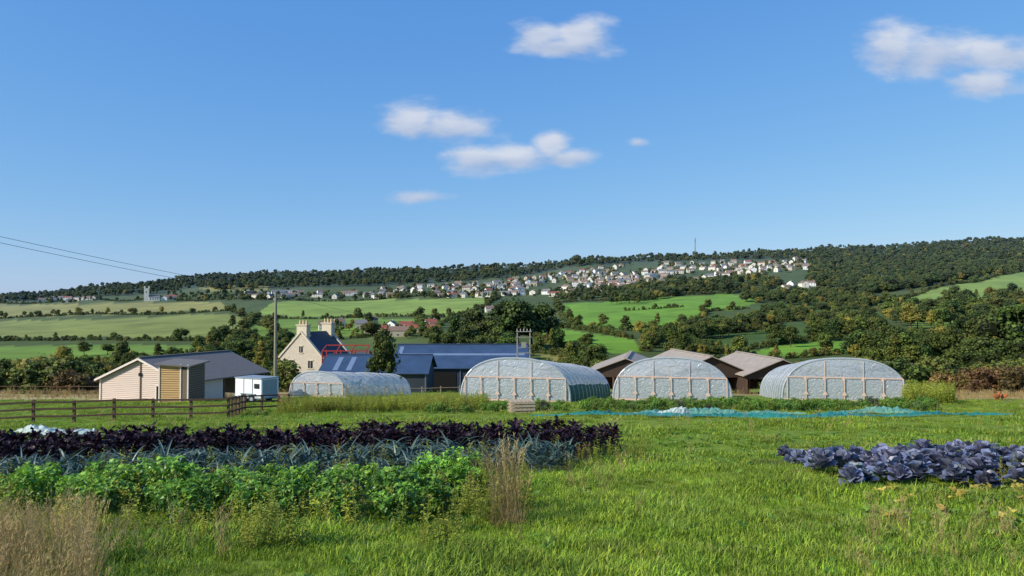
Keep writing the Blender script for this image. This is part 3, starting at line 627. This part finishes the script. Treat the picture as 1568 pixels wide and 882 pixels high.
def tunnel(name,cx,cy,W,L,Hh_,side_net=False,simple=False,bays=6):
    e=empty(name,(cx,cy,H(cx,cy)-.05),-AX)
    ca,sa=math.cos(-AX),math.sin(-AX)
    def gz(lx,ly): return H(cx+lx*ca-ly*sa,cy+lx*sa+ly*ca)-H(cx,cy)
    na2=26; ns=int(L/1.9)
    def prof(t,infl=0): 
        c,s=math.cos(t),math.sin(t)
        return (W/2+infl)*math.copysign(abs(c)**.8,c),(Hh_+infl)*max(0,s)**.78
    mb=MB(); rows_=[]
    for k in range(ns*2+1):
        y=k*L/(ns*2); z0=gz(0,y); inf=0 if k%2==0 else -.05
        for i in range(na2+1):
            x_,z_=prof(math.pi*i/na2,inf); rows_.append((x_,y,z_+z0))
    fs=[];ms=[]
    for k in range(ns*2):
        for i in range(na2):
            a=k*(na2+1)+i; fs.append((a,a+1,a+na2+2,a+na2+1)); ms.append(1 if (side_net and i<3) else 0)
    mb.add(rows_,fs,0); mb.m=ms
    mb.build('polythene_cover',[film,gnet],e,smooth=True)
    mb=MB()
    for k in range(ns+1):
        y=k*L/ns; z0=gz(0,y)
        for i in range(na2):
            a=prof(math.pi*i/na2,.012); b_=prof(math.pi*(i+1)/na2,.012); mb.cyl((a[0],y,a[1]+z0),(b_[0],y,b_[1]+z0),.035,n=5,cap=False)
    for t in(.5,.32,.68): 
        x_,z_=prof(math.pi*t,-.1); mb.cyl((x_,0,z_+gz(0,0)),(x_,L,z_+gz(0,L)),.03,n=5)
    mb.build('steel_hoops',[tube],e)
    for yy,nm in((0,'front_end'),(L,'back_end')):
        z0=gz(0,yy); mb=MB(); sgn=-1 if yy==0 else 1; yf=yy
        P_=[prof(math.pi*i/na2,-.03) for i in range(na2+1)]
        mb.add([(a,yf,b_+z0) for a,b_ in P_],[tuple(range(na2+1))],0)
        for i in range(na2): 
            a,b_=P_[i],P_[i+1]; mb.cyl((a[0],yf+sgn*.02,a[1]+z0),(b_[0],yf+sgn*.02,b_[1]+z0),.05,n=5,mi=2)
        rh=Hh_*.56; rw=W*.455
        yo=yf+sgn*.06
        mb.box((0,yo,rh+z0),(rw*2,.06,.09),1); mb.box((0,yo,.15+z0),(W*.98,.06,.14),1)
        for i in range(bays+1):
            px=-rw+i*2*rw/bays
            mb.box((px,yo+sgn*.062,rh/2+z0),(.08,.06,rh),1)
            if 0<i<bays:
                mb.add([(px-.2,yo+sgn*.1,z0+rh*.30),(px+.2,yo+sgn*.1,z0+rh*.30),(px,yo+sgn*.1,z0+rh*.48)],[(0,1,2)],1)
                mb.add([(px-.18,yo+sgn*.035,z0+rh-.05),(px+.18,yo+sgn*.035,z0+rh-.05),(px,yo+sgn*.035,z0+rh-.34)],[(0,1,2)],1)
        for px in(-rw/bays*2,rw/bays*2):
            if not simple: mb.box((px,yo,(Hh_*.93+rh)/2+z0),(.06,.05,Hh_*.93-rh),1)
        for i in range(bays):
            px=-rw+(i+.5)*2*rw/bays
            mb.add([(px-rw/bays*.9,yf+sgn*.03,z0+.25),(px+rw/bays*.9,yf+sgn*.03,z0+.25),(px+rw/bays*.9,yf+sgn*.03,z0+rh*.93),(px-rw/bays*.9,yf+sgn*.03,z0+rh*.93)],[(0,1,2,3)],3)
        mb.build(nm,[filme,tim,tube,panelm],e)
    mb=MB(); r=np.random.default_rng(int(abs(cx)*10)+3)
    for k in range(int(L*60)):
        row=r.integers(0,4); px=(-.36+.24*row)*W+r.normal(0,.25); py=r.uniform(.6,L-.8); pz=gz(0,py)+abs(r.normal(0,.6))+.1; s=r.uniform(.08,.22)
        nrm=r.normal(0,1,3); a=np.cross(nrm,[0,0,1.]); a/=np.linalg.norm(a)+1e-6; b_=np.cross(nrm,a); b_/=np.linalg.norm(b_)
        p=np.array([px,py,pz]); mb.add([p-a*s,p-b_*s,p+a*s,p+b_*s],[(0,1,2,3)],0,float(r.uniform(0,1)))
    mb.build('tunnel_crops',[inner],e)
tunnel('polytunnel',0.2,57.0,8.6,24,3.35,True)
tunnel('polytunnel',12.1,57.2,8.9,24,3.4)
tunnel('polytunnel',25.3,57.4,9.0,24,3.4)
tunnel('small_polytunnel',-19.4,75,6.2,17,2.6,simple=True,bays=4)
# ---------------------------------------------------------------- box trailer
fx,fy=-19.3,57.0; e=empty('white_box_trailer',(fx,fy,H(fx,fy)),math.radians(-28)); mb=MB()
mb.box((0,0,1.15),(2.7,1.7,1.35),0); mb.box((0,0,1.86),(2.8,1.8,.08),1); mb.box((0,0,.42),(2.8,1.75,.12),1)
for x_ in(-.45,.45): mb.box((x_,-.87,1.15),(.03,.03,1.3),1)
mb.box((.9,-.87,1.3),(.5,.04,.35),3); mb.box((1.37,0,1.15),(.04,1.4,1.2),1)
for s in(-1,1):
    for x_ in(-.4,.4): mb.cyl((x_,s*.9,.32),(x_,s*.72,.32),.32,n=16,mi=2); mb.cyl((x_,s*.92,.32),(x_,s*.90,.32),.16,n=12,mi=1)
    mb.box((0,s*.88,.7),(1.6,.12,.06),1); mb.beam((-1.35,s*.5,.42),(-2.4,0,.42),.08,.08,1)
mb.cyl((-2.2,.0,0),(-2.2,0,.6),.04,n=6,mi=1)
mb.build('body_and_wheels',[white,plain('trailer_grey_trim',lin(140,150,160),.5,.1,2),plain('tyre_rubber',(.02,.02,.02),.8,.1,3),glass],e)
# ---------------------------------------------------------------- fences
def fence(name,pts,sp,h,rails,w_=.11,mat=dkwood,rw=.09):
    mb=MB(); 
    for (a,b_) in zip(pts[:-1],pts[1:]):
        a=Vector((*a,0)); b_=Vector((*b_,0)); L=(b_-a).length; n=max(1,round(L/sp)); prev=None
        for i in range(n+1):
            p=a+(b_-a)*i/n; z=H(p.x,p.y); hj=h+random.uniform(-.03,.03)
            mb.box((p.x,p.y,z+hj/2-.1),(w_,w_,hj+.2),0,random.uniform(-.1,.1))
            if prev is not None:
                for r in rails: mb.beam((prev[0],prev[1]-w_*.75,prev[2]+r*h),(p.x,p.y-w_*.75,z+r*h+random.uniform(-.02,.02)),.04,rw,0)
            prev=(p.x,p.y,z)
    return mb.build(name,[mat])
fence('post_and_rail_fence',[(-36,33),(-24.5,35.5),(-14.3,38.0)],1.75,1.08,(.3,.62,.93))
fence('post_and_rail_fence',[(-14.3,38),(-15.6,44),(-14.0,45.2),(-13.2,44.5)],1.2,1.05,(.3,.62,.93))
fence('wooden_post_fence',[(-14.5,66),(-4.6,66)],1.6,1.15,(.9,),.09,plain('grey_fence_post',lin(150,134,112),.9,.2,5),.03)
fence('wooden_post_fence',[(-70,82),(-38,78)],2.4,1.2,(.5,.9),.12,dkwood,.05)
polem=plain('creosoted_pole',lin(150,140,122),.85,.25,4,0,.2,stretch=(4,4,.5)); cer=plain('insulator',lin(210,205,200),.3,.1,3)
def tpole(name,x,y,ztop):
    z=H(x,y); e=empty(name,(x,y,z)); mb=MB(); h=ztop-z
    mb.cyl((0,0,-.5),(0,0,h),.16,.11,12,0); mb.beam((-.12,0,h-.25),(.12,0,h-.25),.1,.1,0)
    for dz in(.15,.75): mb.cyl((-.16,0,h-dz),(-.16,0,h-dz+.14),.05,n=8,mi=1); mb.cyl((0,0,h-dz),(-.18,0,h-dz),.02,n=5,mi=1)
    mb.cyl((0,0,h),(0,0,h+.06),.13,.02,10,0); mb.build('pole_and_insulators',[polem,cer],e)
p1=(-21.7,69.0,EYE+1.38); p2=(-38,30,EYE+6.9)
tpole('telegraph_pole',*p1); tpole('telegraph_pole',*p2)
wirem=plain('black_cable',lin(56,66,84),.6,.1,2)
def wire(name,a,b_,sag,r=.013):
    cu=bpy.data.curves.new(name,'CURVE'); cu.dimensions='3D'; cu.bevel_depth=r; s=cu.splines.new('POLY'); n=30; s.points.add(n)
    for i in range(n+1):
        t=i/n; p=Vector(a).lerp(Vector(b_),t); s.points[i].co=(p.x,p.y,p.z-sag*4*t*(1-t),1)
    o=bpy.data.objects.new(name,cu); scene.collection.objects.link(o); cu.materials.append(wirem)
wire('overhead_cable',(p1[0],p1[1],p1[2]-.05),(p2[0],p2[1],p2[2]-.05),.30); wire('overhead_cable',(p1[0],p1[1],p1[2]-.4),(p2[0],p2[1],p2[2]-.35),.36)
wire('overhead_cable',(p1[0],p1[1],p1[2]-.1),(1.9,95,H(1.9,95)+7.4),.9,.012)
d=95; x=(802-784)/FO*d; e=empty('transformer_pole',(x,d,H(x,d))); mb=MB()
for s in(-1,1): mb.cyl((s*.8,0,-.3),(s*.8,0,8.0),.10,.085,10,0)
for z in(7.9,7.2,5.2): mb.beam((-1.0,-.12,z),(1.0,-.12,z),.07,.09,1)
mb.box((0,-.05,6.2),(.6,.45,.7),1); mb.beam((-.8,-.1,5.85),(.8,-.1,5.85),.06,.08,1)
for i in range(-2,3): mb.cyl((i*.42,-.12,7.95),(i*.42,-.12,8.25),.04,n=8,mi=2)
mb.build('h_frame',[polem,plain('weathered_crossarm',lin(150,146,138),.8,.15,3),cer],e)
px,py=.45,36.5; e=empty('wooden_pallet_stack',(px,py,H(px,py)),.15); mb=MB()
for k in range(4):
    z=k*.16
    for j in range(3): mb.box((0,-.45+j*.45,z+.06),(1.2,.1,.09),0)
    for j in range(6): mb.box((-.5+j*.2,0,z+.115),(.14,1.0,.02),0)
mb.build('pallet_boards',[plain('pallet_timber',lin(186,168,142),.9,.25,5)],e)
# ---------------------------------------------------------------- netting
def netstrip(name,x0,x1,yc,wid,hmax,mat,seed,ns=160,amp=1.4):
    r=np.random.default_rng(seed); mb=MB(); na3=9; vs=[]
    ph=r.uniform(0,6,4)
    for k in range(ns+1):
        x=x0+(x1-x0)*k/ns; en=min(1,4*min(k,ns-k)/ns+.15); c=yc+.5*math.sin(x*.35+ph[0])+.2*math.sin(x*1.3+ph[1]); hh_=en*hmax*(.35+.65*abs(math.sin(x*.9+ph[2])*math.sin(x*.37+ph[3])))
        ww=wid*(.7+.3*math.sin(x*.8+ph[3]))*en
        for i in range(na3):
            t=i/(na3-1); y=c+(t-.5)*ww; z=H(x,y)+.05+hh_*math.sin(math.pi*t)**.7*(1+r.normal(0,.2))+abs(r.normal(0,.025))*amp
            vs.append((x+r.normal(0,.03),y,z))
    fs=[(k*na3+i,(k+1)*na3+i,(k+1)*na3+i+1,k*na3+i+1) for k in range(ns) for i in range(na3-1)]
    mb.add(vs,fs,0); return mb.build(name,[mat])
def netmat(name,col,tr):
    m=plain(name,col,.5,.25,4,0,.3); nt=m.node_tree; b=nt.nodes['Principled BSDF']; tp=N(nt,'ShaderNodeBsdfTransparent'); mx=N(nt,'ShaderNodeMixShader'); mx.inputs[0].default_value=tr
    nt.links.new(b.outputs[0],mx.inputs[1]); nt.links.new(tp.outputs[0],mx.inputs[2]); nt.links.new(mx.outputs[0],nt.nodes['Material Output'].inputs[0]); return m
teal=netmat('teal_crop_netting_mesh',lin(44,142,138),.35); fleece=netmat('white_fleece',lin(206,220,216),.3); pteal=netmat('pale_netting_mesh',lin(116,178,166),.45)
netstrip('crop_netting',.8,21.5,32.0,1.3,.18,teal,3); netstrip('crop_netting',4.5,13,33.2,1.1,.30,pteal,5,80); netstrip('crop_netting',14,19,33.6,1.0,.24,pteal,8,50)
netstrip('horticultural_fleece',6.0,8.0,33.0,.7,.34,fleece,9,30); netstrip('horticultural_fleece',-17.3,-14.0,25.6,.8,.26,fleece,12,40)
# ---------------------------------------------------------------- leaf tools
def leaf(mb,base,az,L,W,e0,droop,nseg=5,pet=.3,kind='broad',ruf=0.,fold=.15,mi=0,var=.5,r=rng):
    pos=np.array(base,float); e=e0; vs=[];vv=[]; side=np.array([-math.sin(az),math.cos(az),0.])
    roll=r.normal(0,.25)
    for i in range(nseg+1):
        t=i/nseg; d=np.array([math.cos(e)*math.cos(az),math.cos(e)*math.sin(az),math.sin(e)]); up=np.cross(d,side)*-1
        if up[2]<0 and abs(e)<1.2: up=-up
        sd=side*math.cos(roll)+up*math.sin(roll)
        if t<pet: w_=W*.07
        else:
            s=(t-pet)/(1-pet)
            if kind=='broad': w_=W*.5*max(.0,math.sin(math.pi*min(1,s*.93+.07)))**.55
            elif kind=='lobed': w_=W*.5*(math.sin(math.pi*min(1,s*.92+.08))**.6)*(1.0 if i%2 else .42)
            else: w_=W*.5*(1-s)**.6
        ra=ruf*W*r.normal(0,1); rb=ruf*W*r.normal(0,1)
        vs+=[pos+sd*w_+up*(fold*w_+ra),pos.copy(),pos-sd*w_+up*(fold*w_+rb)]
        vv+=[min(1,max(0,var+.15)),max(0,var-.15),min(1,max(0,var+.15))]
        pos=pos+d*L/nseg; e-=droop/nseg
    fs=[]
    for i in range(nseg):
        a=i*3; fs+=[(a,a+1,a+4,a+3),(a+1,a+2,a+5,a+4)]
    mb.add(vs,fs,mi,vv)
def protoset(pfx,fn,n,mats,smooth=False):
    obs=[]
    for i in range(n):
        mb=MB(); fn(mb,np.random.default_rng(100+i*7+len(pfx))); obs.append(mb.build(f'{pfx}_{i:02d}',mats,link=False,smooth=smooth))
    return proto_coll(pfx+'_kinds',obs)
def grass(h0,h1,nb,rad_,w_):
    def fn(mb,r):
        for k in range(nb):
            a=r.uniform(0,6.28); rr=rad_*math.sqrt(r.uniform()); p=np.array([math.cos(a)*rr,math.sin(a)*rr,-.02]); h=r.uniform(h0,h1); le=r.uniform(.1,.9)*h; b_=r.uniform(0,6.28)
            s=np.array([-math.sin(b_),math.cos(b_),0])*w_; d=np.array([math.cos(b_),math.sin(b_),0])
            m_=p+d*le*.35+np.array([0,0,h*.6]); t=p+d*le+np.array([0,0,h*r.uniform(.7,1)])
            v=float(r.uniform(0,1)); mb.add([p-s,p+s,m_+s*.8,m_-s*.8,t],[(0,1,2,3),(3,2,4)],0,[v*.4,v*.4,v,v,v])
    return fn
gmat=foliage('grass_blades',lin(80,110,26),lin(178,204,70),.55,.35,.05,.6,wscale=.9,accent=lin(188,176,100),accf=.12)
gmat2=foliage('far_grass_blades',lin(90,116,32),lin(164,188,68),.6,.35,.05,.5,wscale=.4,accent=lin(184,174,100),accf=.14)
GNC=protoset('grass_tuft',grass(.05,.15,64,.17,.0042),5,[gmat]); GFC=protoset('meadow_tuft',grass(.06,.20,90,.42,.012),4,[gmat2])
def fan(n,d0,d1,u0=-140,u1=1710):
    y=np.sqrt(rng.uniform(d0*d0,d1*d1,n)); u=rng.uniform(u0,u1,n); return np.column_stack([(u-784)/FO*y,y])
def put0(name,xy,s,coll,k,tilt=.08,sink=0.0):
    n=len(xy); return scatter(name,np.column_stack([xy,height(xy[:,0],xy[:,1])-sink]),zrot(n,tilt),s,rng.integers(0,k,n),coll)
def beds(xy):
    x,y=xy[:,0],xy[:,1]
    return ((x<-.7)&(y>8.4)&(y<11))|((x<1.2)&(y>11)&(y<14.4))|((x<2.2)&(y>14.4)&(y<18.4))|((x>4.9)&(y>10.4)&(y<14.8))
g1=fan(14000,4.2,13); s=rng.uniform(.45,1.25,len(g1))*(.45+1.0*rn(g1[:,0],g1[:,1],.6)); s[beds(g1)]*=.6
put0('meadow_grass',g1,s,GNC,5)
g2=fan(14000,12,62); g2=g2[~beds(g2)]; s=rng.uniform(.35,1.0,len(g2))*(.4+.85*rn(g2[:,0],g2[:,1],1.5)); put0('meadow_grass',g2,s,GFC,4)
# dry grass
dmat=foliage('dry_grass_stems',lin(146,120,72),lin(214,190,134),.7,.3,.02,.3)
def dryfn(mb,r):
    for k in range(13):
        a=r.uniform(0,6.28); rr=.13*math.sqrt(r.uniform()); h=r.uniform(.4,1.0); b_=r.uniform(0,6.28); le=h*r.uniform(.05,.35)
        p=np.array([math.cos(a)*rr,math.sin(a)*rr,0]); d=np.array([math.cos(b_),math.sin(b_),0]); m_=p+d*le*.3+[0,0,h*.6]; t=p+d*le+[0,0,h]
        mb.cyl(p,m_,.0026,.002,3,0,False,.4); mb.cyl(m_,t,.002,.0012,3,0,False,.5)
        for j in range(9):
            q=m_+(t-m_)*r.uniform(.45,1.05); dd=r.normal(0,.018,3); dd[2]=abs(dd[2])+.015; s_=np.array([.004,.004,0])
            mb.add([q-s_,q+s_,q+dd*1.6],[(0,1,2)],0,float(r.uniform(.3,1)))
    for k in range(12):
        leaf(mb,(r.normal(0,.06),r.normal(0,.06),0),r.uniform(0,6.28),r.uniform(.2,.45),.008,r.uniform(.9,1.4),r.uniform(.6,1.8),4,0,'strap',0,.1,0,float(r.uniform(.1,.8)),r)
DRY=protoset('dry_grass',dryfn,4,[dmat])
dgl=[(fan(230,4.8,7.6,-120,150),(.35,.62)),(fan(14,6.2,7.6,170,420),(.25,.45)),(np.column_stack([rng.normal(-.02,.06,9),rng.normal(8.2,.25,9)]),(.75,.98)),(fan(14,8,11,700,800),(.3,.5)),(fan(30,9,16,860,960),(.2,.4)),(fan(45,5.2,8,1300,1700),(.2,.4)),(fan(90,6,40,-100,1700),(.2,.35)),(np.column_stack([rng.uniform(-12,-.5,16),rng.uniform(8,11,16)]),(.4,.6)),(fan(220,22,50,0,1600),(.3,.5))]
dg=np.vstack([a for a,_ in dgl]); sd=np.concatenate([rng.uniform(*b_,len(a)) for a,b_ in dgl])
put0('dry_grass_clumps',dg,sd,DRY,4)
dstraw=np.vstack([box_scatter(34,70,62,80,1500),box_scatter(-75,-24,66,84,1200),box_scatter(12,40,82,92,400)]); put0('straw_meadow',dstraw,rng.uniform(.5,.9,len(dstraw)),DRY,4)
# green leafy crop
def greenfn(mb,r):
    for k in range(10):
        a=k*2.4+r.normal(0,.3); rr=.27*math.sqrt((k+.5)/10); hx,hy=math.cos(a)*rr,math.sin(a)*rr; hz=r.uniform(.30,.56)-rr*.35
        mb.cyl((hx*.4,hy*.4,0),(hx,hy,hz),.012,.007,5,1,False,.3)
        for j in range(13):
            az=j*2.4+r.normal(0,.3); lv=j/13
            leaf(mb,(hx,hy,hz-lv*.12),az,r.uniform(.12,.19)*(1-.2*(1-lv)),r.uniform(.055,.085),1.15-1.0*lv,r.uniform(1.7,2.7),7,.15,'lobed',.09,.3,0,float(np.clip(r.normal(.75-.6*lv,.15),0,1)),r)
    for j in range(16):
        leaf(mb,(r.normal(0,.08),r.normal(0,.08),r.uniform(.05,.2)),r.uniform(0,6.28),r.uniform(.18,.28),.1,r.uniform(.2,.8),1.4,5,.3,'lobed',.05,.2,0,.08,r)
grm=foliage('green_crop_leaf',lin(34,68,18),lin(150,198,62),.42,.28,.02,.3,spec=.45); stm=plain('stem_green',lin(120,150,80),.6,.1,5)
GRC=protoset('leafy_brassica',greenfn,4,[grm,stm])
def rowpts(rws,x0,x1,sp,jx=.06,jy=.07):
    o=[]
    for y,a,b_ in rws:
        xs=np.arange(a,b_,sp); o.append(np.column_stack([xs+rng.normal(0,jx,len(xs)),y+rng.normal(0,jy,len(xs))]))
    return np.vstack(o)
p=rowpts([(8.4,-3.6,-.9),(9.2,-6,-.7),(10.0,-13,-.6),(10.7,-13,-.5)],0,0,.56); put0('green_brassica_crop',p,rng.uniform(.75,1.2,len(p)),GRC,4)
# leeks
def leekfn(mb,r):
    mb.cyl((0,0,0),(0,0,.16),.02,.018,6,0,False,.9)
    for j in range(12):
        leaf(mb,(0,0,.08+.012*j),(j%2)*3.14+r.normal(0,.55),r.uniform(.3,.52),r.uniform(.04,.06),r.uniform(.6,1.35),r.uniform(.5,2.2),7,0,'strap',.02,.5,0,float(np.clip(r.normal(.45,.25),0,1)),r)
lkm=foliage('leek_leaf',lin(44,66,60),lin(114,140,126),.45,.15,.02,.4,spec=.4); LKC=protoset('leek_plant',leekfn,4,[lkm])
p=rowpts([(11.7,-14,.2),(12.3,-14,.7),(12.9,-15,.9),(13.5,-15,1.1),(14.0,-16,1.2)],0,0,.22,.04,.08); put0('leek_crop',p,rng.uniform(.65,1.2,len(p)),LKC,4)
# purple kale
def kalefn(mb,r):
    mb.cyl((0,0,0),(0,0,.35),.02,.014,6,0,False,.2)
    for j in range(34):
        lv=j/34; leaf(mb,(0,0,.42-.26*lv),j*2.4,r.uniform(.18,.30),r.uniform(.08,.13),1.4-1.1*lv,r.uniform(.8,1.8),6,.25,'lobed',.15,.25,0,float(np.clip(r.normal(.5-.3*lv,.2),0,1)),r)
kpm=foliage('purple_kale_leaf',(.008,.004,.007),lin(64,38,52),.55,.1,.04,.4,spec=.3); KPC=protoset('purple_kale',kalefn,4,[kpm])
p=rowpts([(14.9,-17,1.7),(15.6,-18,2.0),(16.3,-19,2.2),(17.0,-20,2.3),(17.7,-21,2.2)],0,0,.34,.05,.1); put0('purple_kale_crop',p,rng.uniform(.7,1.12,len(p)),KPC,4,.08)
# red cabbage
def cabfn(mb,r):
    for j in range(20):
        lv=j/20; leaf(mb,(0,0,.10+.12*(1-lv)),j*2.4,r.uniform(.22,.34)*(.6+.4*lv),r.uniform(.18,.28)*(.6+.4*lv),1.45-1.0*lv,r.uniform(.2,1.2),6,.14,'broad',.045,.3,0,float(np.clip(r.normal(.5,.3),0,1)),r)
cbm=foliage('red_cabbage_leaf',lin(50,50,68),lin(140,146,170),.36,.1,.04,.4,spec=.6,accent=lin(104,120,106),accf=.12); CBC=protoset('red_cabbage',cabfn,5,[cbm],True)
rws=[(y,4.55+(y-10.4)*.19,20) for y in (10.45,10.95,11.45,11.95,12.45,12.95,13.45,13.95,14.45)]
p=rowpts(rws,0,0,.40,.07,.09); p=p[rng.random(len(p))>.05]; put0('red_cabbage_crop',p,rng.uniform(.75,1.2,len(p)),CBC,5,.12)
# weeds
def weedfn(mb,r):
    for k in range(7):
        a=r.uniform(0,6.28); h=r.uniform(.5,1.0); p=np.array([r.normal(0,.1),r.normal(0,.1),0]); t=p+np.array([math.cos(a)*.12,math.sin(a)*.12,h]); mb.cyl(p,t,.006,.003,4,0,False,.4)
        for j in range(16):
            q=p+(t-p)*(.15+.85*j/16); leaf(mb,q,j*2.4,r.uniform(.07,.15)*(1.2-.5*j/16),.035,r.uniform(.2,.9),1.2,3,0,'broad',.03,.2,0,float(np.clip(r.normal(.4+.3*j/16,.2),0,1)),r)
wdm=foliage('weed_leaf',lin(96,114,36),lin(186,190,74),.6,.3,.05,.4,accent=lin(176,156,84),accf=.15); WDC=protoset('tall_weed',weedfn,4,[wdm])
wd=np.vstack([fan(700,40,50,430,745),fan(120,50,60,1385,1455),fan(60,50,55,640,700)]); put0('tall_weed_strip',wd,rng.uniform(.7,1.1,len(wd))*np.where(wd[:,0]>20,1.7,1),WDC,4)
wn=np.vstack([np.column_stack([rng.uniform(-14,-.3,150),rng.uniform(8.2,14.5,150)]),np.column_stack([rng.normal(-.3,.25,34),rng.uniform(8,11.5,34)]),np.column_stack([rng.uniform(-1,2.6,50),rng.uniform(14,18.5,50)]),np.column_stack([rng.uniform(5,14,40),rng.uniform(10.5,14.8,40)]),fan(40,6.5,8.5,-100,700)])
put0('field_weeds',wn,rng.uniform(.3,.62,len(wn)),WDC,4)
def rosfn(mb,r):
    for j in range(14): leaf(mb,(0,0,.01),j*2.4+r.normal(0,.2),r.uniform(.08,.17),r.uniform(.03,.06),r.uniform(.3,1.0),1.0,4,.2,'broad',.04,.2,0,float(r.uniform(.1,.9)),r)
rsm=foliage('broadleaf_weed',lin(60,96,30),lin(122,162,58),.5,.25,.04,.4); RSC=protoset('meadow_rosette',rosfn,3,[rsm])
rs=fan(1300,4.6,22); rs=rs[~beds(rs)]; put0('meadow_rosettes',rs,rng.uniform(.35,.9,len(rs)),RSC,3)
sqm=foliage('yellowing_squash_leaf',lin(156,138,44),lin(214,194,96),.5,.3,.05,.35,accent=lin(200,120,60),accf=.12); sqg=foliage('squash_leaf_green',lin(84,110,40),lin(150,168,76),.5,.3,.04,.4)
def sqfn(mb,r):
    for j in range(5): 
        p=np.array([r.normal(0,.12),r.normal(0,.12),r.uniform(.06,.16)]); mb.cyl((p[0],p[1],0),p,.005,.004,4,0,False,.5); leaf(mb,p,r.uniform(0,6.28),r.uniform(.08,.14),r.uniform(.07,.12),.4,1.5,5,0,'broad',.12,.2,0,float(r.uniform(0,1)),r)
SQC=protoset('squash_yellow',sqfn,3,[sqm]); SQG=protoset('squash_green',sqfn,3,[sqg])
a_=fan(46,7.6,9.9,1340,1700); put0('yellowing_squash_plants',a_,rng.uniform(.5,1.0,46),SQC,3); a_=fan(40,7.2,10.0,1330,1700); put0('squash_plants',a_,rng.uniform(.5,.9,40),SQG,3)
# mid distance beds
bdm=foliage('bed_crop_leaf',lin(52,86,32),lin(136,168,64),.55,.25,.05,.45,accent=lin(84,60,76),accf=.12); BDC=protoset('bed_crop',greenfn,3,[bdm,stm])
rws=[(y,3.8+(y-38)*.1,(1430-784)/FO*y) for y in (38,39.5,41,42.5,44,45.5,47,48.5)]+[(y,(660-784)/FO*y,3.0) for y in(37.5,39,40.5,42)]
p=rowpts(rws,0,0,.55,.14,.2); p=p[rng.random(len(p))>.12]; put0('vegetable_bed',p,rng.uniform(.5,1.2,len(p)),BDC,3)
# hens
henm=plain('brown_feathers',lin(176,104,60),.8,.25,9)
for hx,hy,rz in((38.3,59.5,.4),(39.0,59.9,2.6)):
    me=bpy.data.meshes.new('hen'); vs=[(0,0,.3),(-.14,0,.32),(-.26,0,.45),(.12,0,.34),(.19,0,.46),(.22,0,.54),(.29,0,.54),(.02,.05,.18),(.03,.05,0),(.02,-.05,.18),(.03,-.05,0)]
    ed=[(0,1),(1,2),(0,3),(3,4),(4,5),(5,6),(0,7),(7,8),(0,9),(9,10)]; me.from_pydata(vs,ed,[]); o=bpy.data.objects.new('hen',me); scene.collection.objects.link(o); o.location=(hx,hy,H(hx,hy)); o.rotation_euler=(0,0,rz); o.scale=(1.4,1.4,1.4)
    sk=o.modifiers.new('skin','SKIN'); R_=[.13,.11,.03,.11,.055,.045,.012,.025,.012,.025,.012]
    for i,rr in enumerate(R_): me.skin_vertices[0].data[i].radius=(rr,rr)
    me.skin_vertices[0].data[0].use_root=True; o.modifiers.new('sub','SUBSURF').levels=1; me.materials.append(henm)
print('done')
